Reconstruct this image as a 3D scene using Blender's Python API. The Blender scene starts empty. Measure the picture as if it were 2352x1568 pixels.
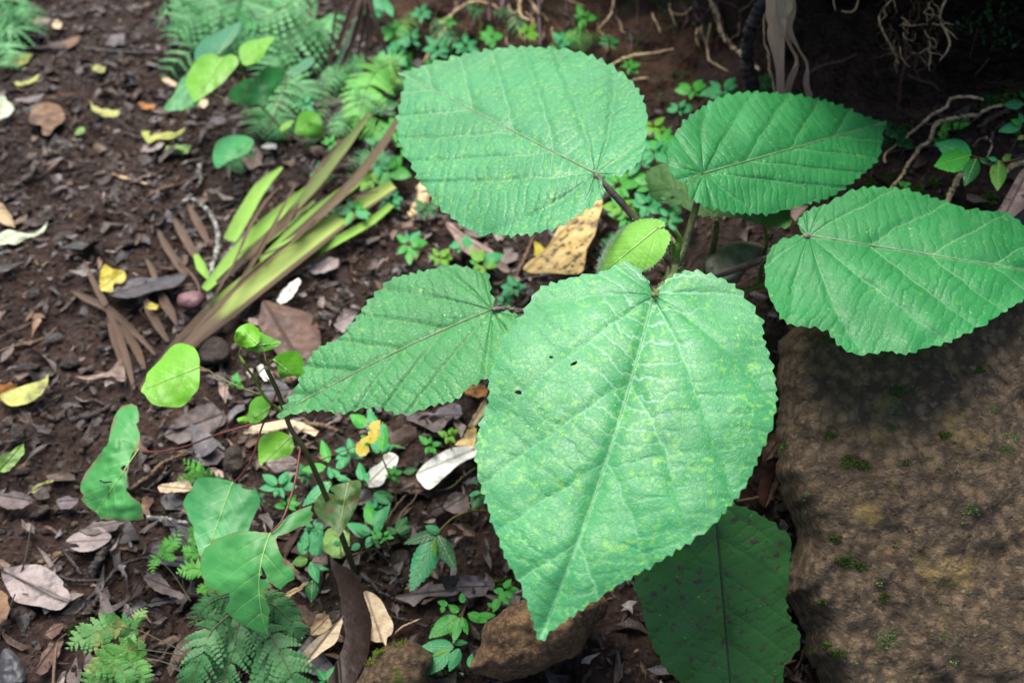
import bpy, math, random
import numpy as np
from mathutils import Vector
from mathutils.bvhtree import BVHTree
from mathutils.geometry import delaunay_2d_cdt

random.seed(7); RNG = np.random.default_rng(11)
S = bpy.context.scene
COL = S.collection
R_ = math.radians

# ------------------------------------------------------------------ camera
CAM_H, PITCH, LENS = 1.25, 42.0, 35.0
cd = bpy.data.cameras.new("camera"); cam = bpy.data.objects.new("camera", cd); COL.objects.link(cam)
cam.location = (0, 0, CAM_H); cam.rotation_euler = (R_(90 - PITCH), 0, 0)
cd.lens = LENS; cd.sensor_width = 36; cd.clip_start = .02; cd.clip_end = 200
cd.dof.use_dof = True; cd.dof.focus_distance = 1.17; cd.dof.aperture_fstop = 3.8
S.camera = cam
# ------------------------------------------------------------------ light
SUN_EL, SUN_AZ = 66.0, 335.0
w = bpy.data.worlds.new("World"); S.world = w; w.use_nodes = True
wn = w.node_tree.nodes; bg = wn["Background"]
sky = wn.new("ShaderNodeTexSky"); sky.sky_type = 'NISHITA'; sky.sun_disc = False
sky.sun_elevation = R_(SUN_EL); sky.sun_rotation = R_(SUN_AZ); sky.air_density = 1.0; sky.dust_density = 3.0; sky.ozone_density = 1.0
w.node_tree.links.new(sky.outputs[0], bg.inputs[0]); bg.inputs[1].default_value = .085
sd = bpy.data.lights.new("sun", 'SUN'); sun = bpy.data.objects.new("sun", sd); COL.objects.link(sun)
sd.energy = 2.7; sd.angle = R_(55); sd.color = (1, .955, .87)
az = R_(SUN_AZ)
sun_dir = Vector((math.sin(az) * math.cos(R_(SUN_EL)), math.cos(az) * math.cos(R_(SUN_EL)), math.sin(R_(SUN_EL))))
sun.rotation_euler = (-sun_dir).to_track_quat('-Z', 'Y').to_euler()
S.view_settings.view_transform = 'Standard'; S.view_settings.look = 'None'
S.view_settings.exposure = 1.42; S.view_settings.gamma = 1

# ------------------------------------------------------------------ pixel rays (2352 x 1568 picture units) and helpers
UW, UH = 2352.0, 1568.0
PX = 36.0 / LENS / UW
cp, sp = math.cos(R_(PITCH)), math.sin(R_(PITCH))
def ray(u, v):
    xc = (np.asarray(u, float) - UW / 2) * PX; yc = (UH / 2 - np.asarray(v, float)) * PX
    return xc, cp + yc * sp, -sp + yc * cp
def zpt(u, v, z):
    """points on the picture rays at world height z"""
    x, y, d = ray(u, v); t = (np.asarray(z, float) - CAM_H) / d
    return np.stack([x * t, y * t, np.broadcast_to(z, np.shape(t)).astype(float)], -1)
def ypt(u, v, yy):
    x, y, d = ray(u, v); t = yy / y
    return np.stack([x * t, y * t, CAM_H + d * t], -1)
_K = {0: (0, 0, 1.0), 1: (0, 0, .34786), 2: (0, 488, .34786), 3: (0, 1022, .3483), 4: (746.5, 0, .34786), 5: (746.5, 488, .34786),
      6: (631.6, 1022, .3483), 7: (1493, 0, .36523), 8: (1493, 976, .3776), 9: (689, 861.3, .19775), 10: (1349.4, 315.8, .25635),
      11: (746.5, 0, .19775), 12: (1952.3, 201, .20145), 13: (315.8, 0, .19775), 14: (114.8, 1292, .25635)}
def k(n, pts):
    ox, oy, f = _K[n]
    return [(ox + f * p[0], oy + f * p[1]) + tuple(p[2:]) for p in pts]

def _h(ix, iy, iz, seed):
    n = (ix * 374761393 + iy * 668265263 + iz * 2147483647 + seed * 974634773) & 0xFFFFFFFF
    n = ((n ^ (n >> 13)) * 1274126177) & 0xFFFFFFFF
    n = ((n ^ (n >> 16)) * 2246822519) & 0xFFFFFFFF
    return ((n ^ (n >> 15)) & 0xFFFFFF) / float(0xFFFFFF) * 2 - 1
def noise3(x, y, z, seed=0):
    x, y, z = np.broadcast_arrays(np.asarray(x, float), np.asarray(y, float), np.asarray(z, float))
    ix, iy, iz = (np.floor(a).astype(np.int64) for a in (x, y, z))
    fx, fy, fz = x - ix, y - iy, z - iz
    fx, fy, fz = (f * f * f * (f * (f * 6 - 15) + 10) for f in (fx, fy, fz))
    r = 0
    for dx in (0, 1):
        for dy in (0, 1):
            for dz in (0, 1):
                wgt = (fx if dx else 1 - fx) * (fy if dy else 1 - fy) * (fz if dz else 1 - fz)
                r = r + wgt * _h(ix + dx, iy + dy, iz + dz, seed)
    return r
def fbm(x, y, z, f, octv=4, seed=0, gain=.5):
    r, a = 0, 1.0
    for i in range(octv):
        r = r + a * noise3(np.asarray(x) * f, np.asarray(y) * f, np.asarray(z) * f, seed + i * 17); f *= 2.03; a *= gain
    return r
def sstep(a, b, x):
    t = np.clip((np.asarray(x, float) - a) / (b - a), 0, 1); return t * t * (3 - 2 * t)

ORG = {}
def mk(name, verts, faces, mat, parent=None, smooth=True, attrs=None, cols=None, origin=None):
    verts = np.asarray(verts, float)
    if parent is not None: org = ORG[parent.name]
    elif origin is not None: org = np.asarray(origin, float)
    else:
        org = verts.mean(0); org = np.array([org[0], org[1], verts[:, 2].min()])
    me = bpy.data.meshes.new(name)
    me.from_pydata((verts - org).tolist(), [], [list(map(int, f)) for f in faces])
    if smooth: me.polygons.foreach_set("use_smooth", [True] * len(me.polygons))
    if attrs is not None:
        for an, arr in attrs.items():
            arr = np.asarray(arr, np.float32)
            if arr.ndim == 1:
                a = me.attributes.new(an, 'FLOAT', 'POINT'); a.data.foreach_set("value", arr)
            else:
                a = me.attributes.new(an, 'FLOAT_VECTOR', 'POINT'); a.data.foreach_set("vector", arr.ravel())
    if cols is not None:
        a = me.color_attributes.new("col", 'FLOAT_COLOR', 'POINT')
        c = np.ones((len(verts), 4), np.float32); c[:, :3] = cols; a.data.foreach_set("color", c.ravel())
    if mat: me.materials.append(mat)
    o = bpy.data.objects.new(name, me); COL.objects.link(o)
    if parent is not None: o.parent = parent
    else: o.location = org
    ORG[o.name] = org
    return o
def thing(name, label, cat, loc, group=None):
    o = bpy.data.objects.new(name, None); COL.objects.link(o); o.empty_display_size = .02
    o.location = loc; ORG[o.name] = np.asarray(loc, float)
    return tag(o, label, cat, group)
def tag(o, label, cat, group=None):
    o["label"] = label; o["category"] = cat
    if group: o["group"] = group
    return o
def kind(o, kd): o["kind"] = kd; return o

# ------------------------------------------------------------------ materials
class NT:
    def __init__(s, name):
        s.m = bpy.data.materials.new(name); s.m.use_nodes = True; s.t = s.m.node_tree
        s.b = s.t.nodes["Principled BSDF"]; s.out = s.t.nodes["Material Output"]
    def n(s, typ, ins=None, **kw):
        nd = s.t.nodes.new("ShaderNode" + typ)
        for a, v in kw.items(): setattr(nd, a, v)
        for a, v in (ins or {}).items(): s.set(nd.inputs[a], v)
        return nd
    def set(s, sock, v):
        if isinstance(v, bpy.types.NodeSocket): s.t.links.new(v, sock)
        elif isinstance(v, bpy.types.Node): s.t.links.new(v.outputs[0], sock)
        else:
            if hasattr(sock.default_value, '__len__') and not hasattr(v, '__len__'): v = (v,) * len(sock.default_value)
            if hasattr(v, '__len__') and sock.type == 'RGBA' and len(v) == 3: v = tuple(v) + (1,)
            sock.default_value = v
    def m_(s, op, a, b=0.0, c=0.0, clamp=False):
        nd = s.n("Math", operation=op, use_clamp=clamp); s.set(nd.inputs[0], a); s.set(nd.inputs[1], b)
        if op in ('MULTIPLY_ADD', 'WRAP', 'COMPARE'): s.set(nd.inputs[2], c)
        return nd.outputs[0]
    def ramp(s, v, lo, hi, to0=0.0, to1=1.0):
        nd = s.n("MapRange", interpolation_type='SMOOTHSTEP')
        for i, x in enumerate((v, lo, hi, to0, to1)): s.set(nd.inputs[i], x)
        return nd.outputs[0]
    def mix(s, f, a, b, blend='MIX'):
        nd = s.n("Mix", data_type='RGBA', blend_type=blend)
        s.set(nd.inputs[0], f); s.set(nd.inputs[6], a); s.set(nd.inputs[7], b); return nd.outputs[2]
    def noise(s, scale, detail=3, rough=.55, vec=None, dist=0):
        nd = s.n("TexNoise", {"Scale": scale, "Detail": detail, "Roughness": rough, "Distortion": dist})
        s.set(nd.inputs["Vector"], vec if vec is not None else s.pos()); return nd.outputs[0]
    def vor(s, scale, feature='F1', vec=None):
        nd = s.n("TexVoronoi", {"Scale": scale}, feature=feature)
        s.set(nd.inputs["Vector"], vec if vec is not None else s.pos()); return nd
    def pos(s):
        if not hasattr(s, "_p"): s._p = s.n("NewGeometry").outputs["Position"]
        return s._p
    def attr(s, name): return s.n("Attribute", attribute_name=name)
    def bump(s, h, dist, strength=1.0, nrm=None):
        nd = s.n("Bump", {"Strength": strength, "Distance": dist, "Height": h})
        if nrm is not None: s.set(nd.inputs["Normal"], nrm)
        return nd.outputs[0]
    def done(s, col, rough, nrm=None, spec=.5, trans=None, tfac=.0, sheen=0, coat=0):
        s.set(s.b.inputs["Base Color"], col); s.set(s.b.inputs["Roughness"], rough); s.set(s.b.inputs["Specular IOR Level"], spec)
        if sheen: s.b.inputs["Sheen Weight"].default_value = sheen; s.b.inputs["Sheen Roughness"].default_value = .5
        if nrm is not None: s.set(s.b.inputs["Normal"], nrm)
        if trans is not None:
            tr = s.n("BsdfTranslucent"); s.set(tr.inputs[0], trans)
            if nrm is not None: s.set(tr.inputs["Normal"], nrm)
            mx = s.n("MixShader", {0: tfac}); s.t.links.new(s.b.outputs[0], mx.inputs[1]); s.t.links.new(tr.outputs[0], mx.inputs[2])
            s.t.links.new(mx.outputs[0], s.out.inputs[0])
        return s.m

def leaf_mat(name, base, mott, vein, tert=26.0, rough=.5, mott_lo=.52, mott_sc=26, tfac=.16, furrow=1.0, spots=None, edge=None, sheen=0, dark=.6, vw=.026, spec=.4, brown=None, vein_glint=0):
    """broad leaf: laterals, ladder veins and net from the mesh's own vein coordinates, blotches from noise"""
    g = NT(name)
    at = g.attr("vein"); sx = g.n("SeparateXYZ", {0: at.outputs["Vector"]})
    wob = g.m_('SUBTRACT', g.noise(22, 3, .55), .5)
    P = g.m_('MULTIPLY_ADD', wob, .30, sx.outputs[0])
    T = g.m_('ABSOLUTE', sx.outputs[2])
    dl = g.m_('ABSOLUTE', g.m_('SUBTRACT', g.m_('FRACT', g.m_('ADD', P, .5)), .5))          # 0 on a lateral vein
    side = g.m_('SIGN', sx.outputs[2])
    cell = g.m_('ADD', g.m_('FLOOR', P), g.m_('MULTIPLY', side, 37.3))
    rnd = g.n("TexWhiteNoise", {"W": cell}, noise_dimensions='1D').outputs[0]
    wob2 = g.m_('ADD', g.m_('SUBTRACT', g.noise(28, 2, .5), .5), g.m_('MULTIPLY', g.m_('SUBTRACT', g.noise(110, 2, .5), .5), .35))
    Lq = g.m_('ADD', g.m_('MULTIPLY_ADD', sx.outputs[1], tert, rnd), g.m_('MULTIPLY', wob2, 1.5))
    dt = g.m_('ABSOLUTE', g.m_('SUBTRACT', g.m_('FRACT', Lq), .5))
    dt = g.m_('SUBTRACT', .5, dt)                                                            # 0 on a ladder vein
    net = g.vor(175, 'DISTANCE_TO_EDGE').outputs["Distance"]
    fad = g.ramp(g.noise(19, 2), .38, .62)
    hl = g.ramp(dl, 0, .22); ht = g.ramp(dt, 0, .30); hn = g.ramp(net, 0, .12)
    hm = g.ramp(T, .0, .03)
    hh = g.m_('ADD', g.m_('MULTIPLY', hl, 1.0), g.m_('MULTIPLY', g.m_('MULTIPLY', ht, .50), g.ramp(fad, 0, 1, .45, 1.0)))
    hh = g.m_('ADD', hh, g.m_('MULTIPLY', hn, .17)); hh = g.m_('ADD', hh, g.m_('MULTIPLY', hm, .5))
    hh = g.m_('ADD', hh, g.m_('MULTIPLY', g.noise(420, 2), .10))
    n1 = g.bump(hh, .0012 * furrow)
    c = g.mix(g.ramp(g.noise(9, 3), .3, .7), base, tuple(x * .80 for x in base))
    mm = g.m_('MULTIPLY', g.ramp(g.noise(mott_sc * 3.2, 3, .6), mott_lo, mott_lo + .17), g.ramp(g.noise(17, 3, .6), .34, .66, .25, .9))
    c = g.mix(mm, c, mott)
    fl = g.ramp(g.vor(95).outputs["Distance"], .05, .16, 1, 0)                               # pale flecks
    c = g.mix(g.m_('MULTIPLY', fl, g.ramp(g.noise(60, 2), .5, .62)), c, tuple(min(1, x * 1.5 + .03) for x in mott))
    dk = g.m_('MULTIPLY', g.ramp(dt, .02, .085, 1, 0), g.ramp(fad, 0, 1, .25, .8))
    c = g.mix(g.m_('MULTIPLY', g.ramp(net, .0, .11, .26, 0), dark), c, tuple(x * .45 for x in base))
    c = g.mix(g.m_('MULTIPLY', dk, dark), c, tuple(x * .42 for x in base))
    if vein_glint: c = g.mix(g.m_('MULTIPLY', g.m_('MULTIPLY', g.ramp(dt, .02, .09, 1, 0), g.ramp(T, .06, .22, vein_glint, 0)), g.ramp(sx.outputs[1], .25, .6, 1, .15)), c, (.30, .50, .36))  # pale ladder veins by the midrib: reflected light put into the colour
    c = g.mix(g.m_('MULTIPLY', g.ramp(dl, vw * .3, vw, 1, 0), g.ramp(T, .03, .33, .8, .12)), c, vein)
    c = g.mix(g.m_('MULTIPLY', g.ramp(T, .003, .0065, 1, 0), .7), c, vein)
    if spots is not None:
        c = g.mix(g.ramp(g.noise(spots[1], 3, .6), spots[2], spots[2] + .05), c, spots[0])
    if brown is not None:
        c = g.mix(g.m_('MULTIPLY', g.ramp(g.attr("rim").outputs["Fac"], 0, 1), g.ramp(g.noise(55, 3), .42, .58)), c, brown)
    pin = g.ramp(g.vor(120).outputs["Distance"], .03, .075, 1, 0)
    c = g.mix(g.m_('MULTIPLY', pin, g.ramp(g.noise(33, 2), .55, .6)), c, (.015, .03, .01))
    rg = g.ramp(g.noise(50, 3), .3, .7, rough - .08, rough + .1)
    return g.done(c, rg, n1, spec=spec, trans=g.mix(.5, c, mott), tfac=tfac, sheen=sheen)

def dead_mat(name, c1, c2, spot=(.02, .012, .008), spot_lo=.62, rough=.75, sc=40, spec=.3):
    g = NT(name)
    at = g.attr("vein"); sx = g.n("SeparateXYZ", {0: at.outputs["Vector"]})
    P = g.m_('MULTIPLY_ADD', g.m_('SUBTRACT', g.noise(40, 2), .5), .25, sx.outputs[0])
    dl = g.m_('ABSOLUTE', g.m_('SUBTRACT', g.m_('FRACT', g.m_('ADD', P, .5)), .5))
    T = g.m_('ABSOLUTE', sx.outputs[2])
    c = g.mix(g.ramp(g.noise(sc, 4, .6), .35, .65), c1, c2)
    c = g.mix(g.ramp(g.noise(sc * 2.3, 4, .65), spot_lo, spot_lo + .08), c, spot)
    c = g.mix(g.m_('MULTIPLY', g.ramp(g.noise(260, 3), .5, .75), .5), c, tuple(x * .45 for x in c1))
    c = g.mix(g.m_('MULTIPLY', g.ramp(g.noise(22, 5, .65), .47, .66), .72), c, (.034, .021, .016))
    vm = g.m_('MAXIMUM', g.m_('MULTIPLY', g.ramp(dl, .015, .05, 1, 0), g.ramp(g.noise(30, 2), .35, .65, .05, .45)), g.ramp(T, .006, .02, .9, 0))
    c = g.mix(vm, c, tuple(x * .55 for x in c2))
    hh = g.m_('ADD', g.m_('MULTIPLY', g.noise(90, 4), 1.0), g.m_('ADD', g.m_('MULTIPLY', g.ramp(dl, 0, .14), .16), g.ramp(T, 0, .03)))
    return g.done(c, g.ramp(g.noise(60, 2), .3, .7, rough - .2, rough + .1), g.bump(hh, .0016), spec=spec, trans=c, tfac=.1)

def plain_mat(name, c1, c2, sc=60, rough=.6, bump=.001, lo=.35, hi=.65, spec=.4, tfac=0, bsc=None, c3=None):
    g = NT(name)
    c = g.mix(g.ramp(g.noise(sc, 4, .6), lo, hi), c1, c2)
    if c3 is not None: c = g.mix(g.ramp(g.noise(sc * .6, 4, .6, dist=.5), .56, .64), c, c3)
    n = g.bump(g.noise(bsc or sc * 2.5, 4, .6), bump)
    return g.done(c, rough, n, spec=spec, trans=c if tfac else None, tfac=tfac)

def vcol_mat(name, rough=.75, var=.5, spec=.35, bump=.002, sc=120, tfac=0):
    g = NT(name)
    c = g.attr("col").outputs["Color"]
    f = g.ramp(g.noise(sc, 4, .65), .3, .75, 1.15, 1 - var)
    c = g.mix(1.0, c, g.n("CombineXYZ", {0: f, 1: f, 2: f}).outputs[0], 'MULTIPLY')
    return g.done(c, g.ramp(g.noise(40, 2), .35, .65, rough - .25, rough + .1), g.bump(g.noise(sc * 1.5, 4), bump), spec=spec, trans=c if tfac else None, tfac=tfac)

def soil_mat(name, dark=(.013, .0075, .0058), mid=(.037, .021, .0155), light=(.085, .052, .038), moss=0.0):
    g = NT(name)
    c = g.mix(g.ramp(g.noise(7, 4, .6), .35, .65), dark, mid)
    c = g.mix(g.ramp(g.noise(38, 5, .7), .45, .72), c, mid)
    c = g.mix(g.ramp(g.noise(110, 4, .7), .52, .75), c, light)
    c = g.mix(g.ramp(g.vor(75).outputs["Distance"], .10, .3, .8, 0), c, dark)
    if moss:
        c = g.mix(g.m_('MULTIPLY', g.ramp(g.noise(13, 4, .65), .53, .63), moss), c, (.035, .075, .012))
    hh = g.m_('ADD', g.noise(45, 6, .7), g.m_('MULTIPLY', g.vor(90).outputs["Distance"], .5))
    return g.done(c, g.ramp(g.noise(23, 3), .35, .65, .5, .9), g.bump(hh, .012), spec=.16)

def rock_mat(name, a, b, yel, dk, moss=(.03, .075, .008), sc=1.0, mlo=.62, rough=.62, pit=.6):
    g = NT(name)
    c = g.mix(g.ramp(g.noise(26 * sc, 5, .65), .36, .64), a, b)
    c = g.mix(g.m_('MULTIPLY', g.ramp(g.vor(60 * sc).outputs["Distance"], .25, .62), .7), c, tuple(x * .38 for x in b))
    c = g.mix(g.m_('MULTIPLY', g.ramp(g.noise(75 * sc, 3, .6), .55, .68), .6), c, tuple(x * 1.45 for x in a))
    c = g.mix(g.m_('MULTIPLY', g.ramp(g.noise(9 * sc, 4, .6), .54, .68), .8), c, yel)
    c = g.mix(g.m_('MULTIPLY', g.ramp(g.noise(6.3 * sc, 5, .7), .60, .80), .22), c, dk)
    c = g.mix(g.m_('MULTIPLY', g.ramp(g.noise(110 * sc, 4, .75), .50, .70), .7), c, dk)
    c = g.mix(g.m_('MULTIPLY', g.ramp(g.noise(120 * sc, 3, .6, dist=.3), .6, .72), .6), c, tuple(x * 1.7 for x in b))
    c = g.mix(g.m_('MULTIPLY', g.ramp(g.noise(11 * sc, 5, .7, dist=.3), mlo, mlo + .07), .85), c, moss)
    pits = g.ramp(g.vor(70 * sc).outputs["Distance"], .0, .28)
    wv = g.n("VectorMath", {0: g.pos(), 1: (1, 1, 1)}, operation='MULTIPLY_ADD'); w2 = g.n("TexNoise", {"Scale": 9.0 * sc, "Detail": 3.0, "Vector": g.pos()}); w3 = g.n("VectorMath", {0: w2.outputs[1]}, operation='SCALE'); w3.inputs[3].default_value = .09 / sc; g.set(wv.inputs[2], w3.outputs[0])
    crk = g.ramp(g.vor(8 * sc, 'DISTANCE_TO_EDGE', wv.outputs[0]).outputs["Distance"], .0, .035)
    c = g.mix(g.m_('MULTIPLY', g.m_('SUBTRACT', 1, crk), g.ramp(g.noise(5 * sc, 2), .45, .6, .0, .3)), c, dk)
    hh = g.m_('ADD', g.m_('ADD', g.noise(28 * sc, 7, .76), g.m_('MULTIPLY', g.noise(190 * sc, 3, .6), .12)), g.m_('ADD', g.m_('MULTIPLY', pits, .28 * pit), g.m_('MULTIPLY', crk, .07)))
    return g.done(c, g.ramp(g.noise(31, 3), .35, .65, rough - .18, rough + .15), g.bump(hh, .030 / sc), spec=.28)

# ------------------------------------------------------------------ outlines
def resample(poly, step, smooth=True, closed=True):
    p = np.asarray(poly, float)[:, :2]; n = len(p); out = []
    rng = range(n) if closed else range(n - 1)
    for i in rng:
        if closed: a, b, c, d = p[i - 1], p[i], p[(i + 1) % n], p[(i + 2) % n]
        else: a, b, c, d = p[max(i - 1, 0)], p[i], p[i + 1], p[min(i + 2, n - 1)]
        m = max(1, int(round(np.linalg.norm(c - b) / step)))
        for j in range(m):
            t = j / m
            if smooth: out.append(.5 * ((2 * b) + (c - a) * t + (2 * a - 5 * b + 4 * c - d) * t * t + (3 * b - a - 3 * c + d) * t ** 3))
            else: out.append(b + (c - b) * t)
    if not closed: out.append(p[-1])
    return np.array(out)
def crom(pts, n):
    """n points along a Catmull-Rom curve through pts (any dimension)"""
    p = np.asarray(pts, float); m = len(p) - 1
    tt = np.linspace(0, m, n); i = np.minimum(tt.astype(int), m - 1); f = (tt - i)[:, None]
    a, b, c, d = p[np.maximum(i - 1, 0)], p[i], p[i + 1], p[np.minimum(i + 2, m)]
    return .5 * (2 * b + (c - a) * f + (2 * a - 5 * b + 4 * c - d) * f ** 2 + (3 * b - a - 3 * c + d) * f ** 3)
def inside(pts, poly):
    x, y = pts[:, 0], pts[:, 1]; r = np.zeros(len(pts), bool); n = len(poly)
    for i in range(n):
        x0, y0 = poly[i]; x1, y1 = poly[(i + 1) % n]
        if y0 == y1: continue
        r ^= ((y0 > y) != (y1 > y)) & (x < (x1 - x0) * (y - y0) / (y1 - y0) + x0)
    return r
def bdist(pts, poly):
    d = np.full(len(pts), 1e9)
    for i in range(0, len(poly), 1):
        a = poly[i]; b = poly[(i + 1) % len(poly)]; ab = b - a; L = max((ab * ab).sum(), 1e-9)
        t = np.clip(((pts - a) @ ab) / L, 0, 1); q = a + t[:, None] * ab
        d = np.minimum(d, ((pts - q) ** 2).sum(1))
    return np.sqrt(d)
def area(p): return .5 * np.sum(p[:, 0] * np.roll(p[:, 1], -1) - np.roll(p[:, 0], -1) * p[:, 1])
def teeth(p, pitch, amp, tip, base):
    q = np.roll(p, -1, 0) - np.roll(p, 1, 0); q /= np.linalg.norm(q, axis=1)[:, None] + 1e-9
    nrm = np.stack([q[:, 1], -q[:, 0]], 1) * (1 if area(p) > 0 else -1)
    seg = np.linalg.norm(np.roll(p, -1, 0) - p, axis=1); arc = np.concatenate([[0], np.cumsum(seg)[:-1]])
    arc = arc + 7 * np.sin(arc / 47.0) * pitch / 28 + 6 * np.sin(arc / 23.0 + 1) * pitch / 28
    n = max(3, round(arc[-1] / pitch)); ph = arc / arc[-1] * n
    idx = np.floor(ph).astype(int); f = ph - idx
    fwd = np.sign((q * (np.asarray(tip) - p)).sum(1)); f = np.where(fwd > 0, f, 1 - f)   # teeth lean to the tip
    saw = np.where(f < .74, f / .74, (1 - f) / .26) ** 1.1
    rr = np.random.default_rng(5).uniform(.35, 1.45, n + 2)
    fall = np.clip(np.linalg.norm(p - np.asarray(base), axis=1) / (pitch * 1.5), 0, 1)
    return p + nrm * ((saw - .4) * amp * rr[idx] * fall)[:, None]
def trimesh(boundary, spacing, holes=()):
    b = np.asarray(boundary, float)
    lo, hi = b.min(0), b.max(0)
    xs = np.arange(lo[0], hi[0], spacing); ys = np.arange(lo[1], hi[1], spacing * .866)
    gx, gy = np.meshgrid(xs, ys); gx = gx + (np.arange(len(ys)) % 2)[:, None] * spacing * .5
    g = np.stack([gx.ravel(), gy.ravel()], 1); g = g + RNG.uniform(-.12, .12, g.shape) * spacing
    g = g[inside(g, b)]
    if len(g): g = g[bdist(g, b) > spacing * .55]
    hp = []
    for h in holes:
        h = np.asarray(h, float)
        if len(g): g = g[~(inside(g, h) | (bdist(g, h) < spacing * .4))]
        hp.append(h)
    vs = [Vector(p) for p in b]; ed = [(i, (i + 1) % len(b)) for i in range(len(b))]; o = len(b)
    for h in hp:
        vs += [Vector(p) for p in h]; ed += [(o + i, o + (i + 1) % len(h)) for i in range(len(h))]; o += len(h)
    vs += [Vector(p) for p in g]
    V, E, F, *_ = delaunay_2d_cdt(vs, ed, [list(range(len(b)))], 1, 1e-5)
    V = np.array([(q.x, q.y) for q in V]); F = np.array([f for f in F if len(f) == 3])
    c = V[F].mean(1); keep = inside(c, b)
    for h in hp: keep &= ~inside(c, h)
    F = F[keep]
    a = V[F]; ar = (a[:, 1, 0] - a[:, 0, 0]) * (a[:, 2, 1] - a[:, 0, 1]) - (a[:, 1, 1] - a[:, 0, 1]) * (a[:, 2, 0] - a[:, 0, 0])
    F[ar > 0] = F[ar > 0][:, ::-1]          # picture y runs down: wind so that faces look at the viewer's side
    used = np.unique(F); mp = -np.ones(len(V), int); mp[used] = np.arange(len(used))
    return V[used], mp[F]

def tube(pts, rad, n=8, cap=True):
    """tube along 3-D points; returns verts, faces"""
    p = np.asarray(pts, float); m = len(p); rad = np.broadcast_to(np.asarray(rad, float), (m,))
    t = np.gradient(p, axis=0); t /= np.linalg.norm(t, axis=1)[:, None] + 1e-12
    ref = np.array([.12, .31, .94]) if abs(t[0] @ np.array([.12, .31, .94])) < .9 else np.array([1., .1, 0])
    u = np.cross(t, ref); u /= np.linalg.norm(u, axis=1)[:, None] + 1e-12; v = np.cross(t, u)
    a = np.linspace(0, 2 * math.pi, n, endpoint=False)
    V = (p[:, None] + rad[:, None, None] * (np.cos(a)[None, :, None] * u[:, None] + np.sin(a)[None, :, None] * v[:, None])).reshape(-1, 3)
    F = [(i * n + j, i * n + (j + 1) % n, (i + 1) * n + (j + 1) % n, (i + 1) * n + j) for i in range(m - 1) for j in range(n)]
    if cap: F += [tuple(range(n))[::-1], tuple((m - 1) * n + j for j in range(n))]
    return V, F
def join(parts):
    V, F, o = [], [], 0
    for v, f in parts:
        V.append(np.asarray(v)); F += [tuple(i + o for i in q) for q in f]; o += len(v)
    return np.concatenate(V), F
def hairs(pts, rad, n, ln, w=.0005, seed=1):
    r = np.random.default_rng(seed); p = np.asarray(pts, float); V, F = [], []
    t = np.gradient(p, axis=0)
    for _ in range(n):
        i = r.uniform(0, len(p) - 1.001); j = int(i); f = i - j
        c = p[j] * (1 - f) + p[j + 1] * f; d = r.normal(size=3); tt = t[j] / np.linalg.norm(t[j]); d -= tt * (d @ tt); d /= np.linalg.norm(d)
        d2 = d + tt * r.uniform(-.5, .5); s = np.cross(d, tt); o = len(V); R0 = rad if np.isscalar(rad) else rad[j]
        V += [c + d * R0 * .8 + s * w, c + d * R0 * .8 - s * w, c + d * R0 + d2 * ln * r.uniform(.5, 1.2)]; F.append((o, o + 1, o + 2))
    return np.array(V), F

def traced_leaf(name, outline, base, tip, zb, zt, mat, parent=None, roll=0., droop=0., cup=0., wave=.003, serr=None, N=6, al=1.1, ar=1.1, curve=.25,
                spacing=7., holes=(), smooth=True, bow=0., midrib=None, step=None, ragged=0., origin=None, rimw=None, wfreq=16., quilt=0.):
    """a blade whose outline, seen from the camera, is `outline`; its heights are world heights at the stalk (zb) and the tip (zt)"""
    base = np.asarray(base, float); tip = np.asarray(tip, float); ax = tip - base; L2 = (ax * ax).sum()
    b = resample(outline, step or max(2.5, spacing * .6), smooth)
    if serr: b = teeth(b, serr[0], serr[1], tip, base)
    if ragged: b = b + np.stack([fbm(b[:, 0], b[:, 1], 0, .05, 3, 3), fbm(b[:, 0], b[:, 1], 9, .05, 3, 8)], 1) * ragged
    q, F = trimesh(b, spacing, holes)
    d = q - base; s = (d @ ax) / L2; t = (ax[0] * d[:, 1] - ax[1] * d[:, 0]) / L2
    t = t - bow * 4 * s * (1 - s)
    P, L = veins(s, t, N, al, ar, curve)
    def height(s, t, Pv=None):
        z = zb + (zt - zb) * s + roll * t + droop * s * s + cup * t * t - .010 * min(1.1, math.sqrt(L2) / 830) * np.exp(-np.abs(t) / .05) * min(1, abs(cup) * 8)
        z = z + wave * fbm(s * 3 + zb * 50, t * 3, zt * 31, wfreq / 16, 3, 4)
        if quilt and Pv is not None:
            f = np.abs((Pv + .5) % 1 - .5) * 2
            z = z + quilt * (np.sqrt(np.clip(f, 0, 1)) - .5) * np.clip(np.abs(t) * 12, 0, 1)
        return z
    V = zpt(q[:, 0], q[:, 1], height(s, t, P))
    at = {"vein": np.stack([P, L, t], 1)}
    if rimw: at["rim"] = np.clip(1 - bdist(q, b) / rimw, 0, 1)
    o = mk(name, V, F, mat, parent, attrs=at, origin=origin)
    if midrib:
        ss = np.linspace(.0, .93, 22); tt = bow * 4 * ss * (1 - ss); perp = np.array([-ax[1], ax[0]])
        pq = base + ss[:, None] * ax + tt[:, None] * perp
        ok = inside(pq, b); ok[0] = True; pq, ss, tt = pq[ok], ss[ok], tt[ok]
        if len(pq) > 3:
            pv = zpt(pq[:, 0], pq[:, 1], height(ss, tt * 0) + .0006)
            v, f = tube(pv, midrib[0] * (1 - .75 * ss), 6)
            mk("midrib", v, f, midrib[1], o)
    return o
def veins(s, t, N, al, ar, curve):
    A = np.where(t > 0, al, ar); at = np.abs(t)
    sb = s - curve * at * at; s1 = sb - A * at
    phi = np.arctan2(at, sb + 1e-9); phi0 = np.arctan2(1.0, A)
    P = np.where(s1 >= 0, N * s1, -(phi - phi0) / .62)
    h0 = phi0 * .5
    return P, s * np.cos(h0) + at * np.sin(h0)
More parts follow.
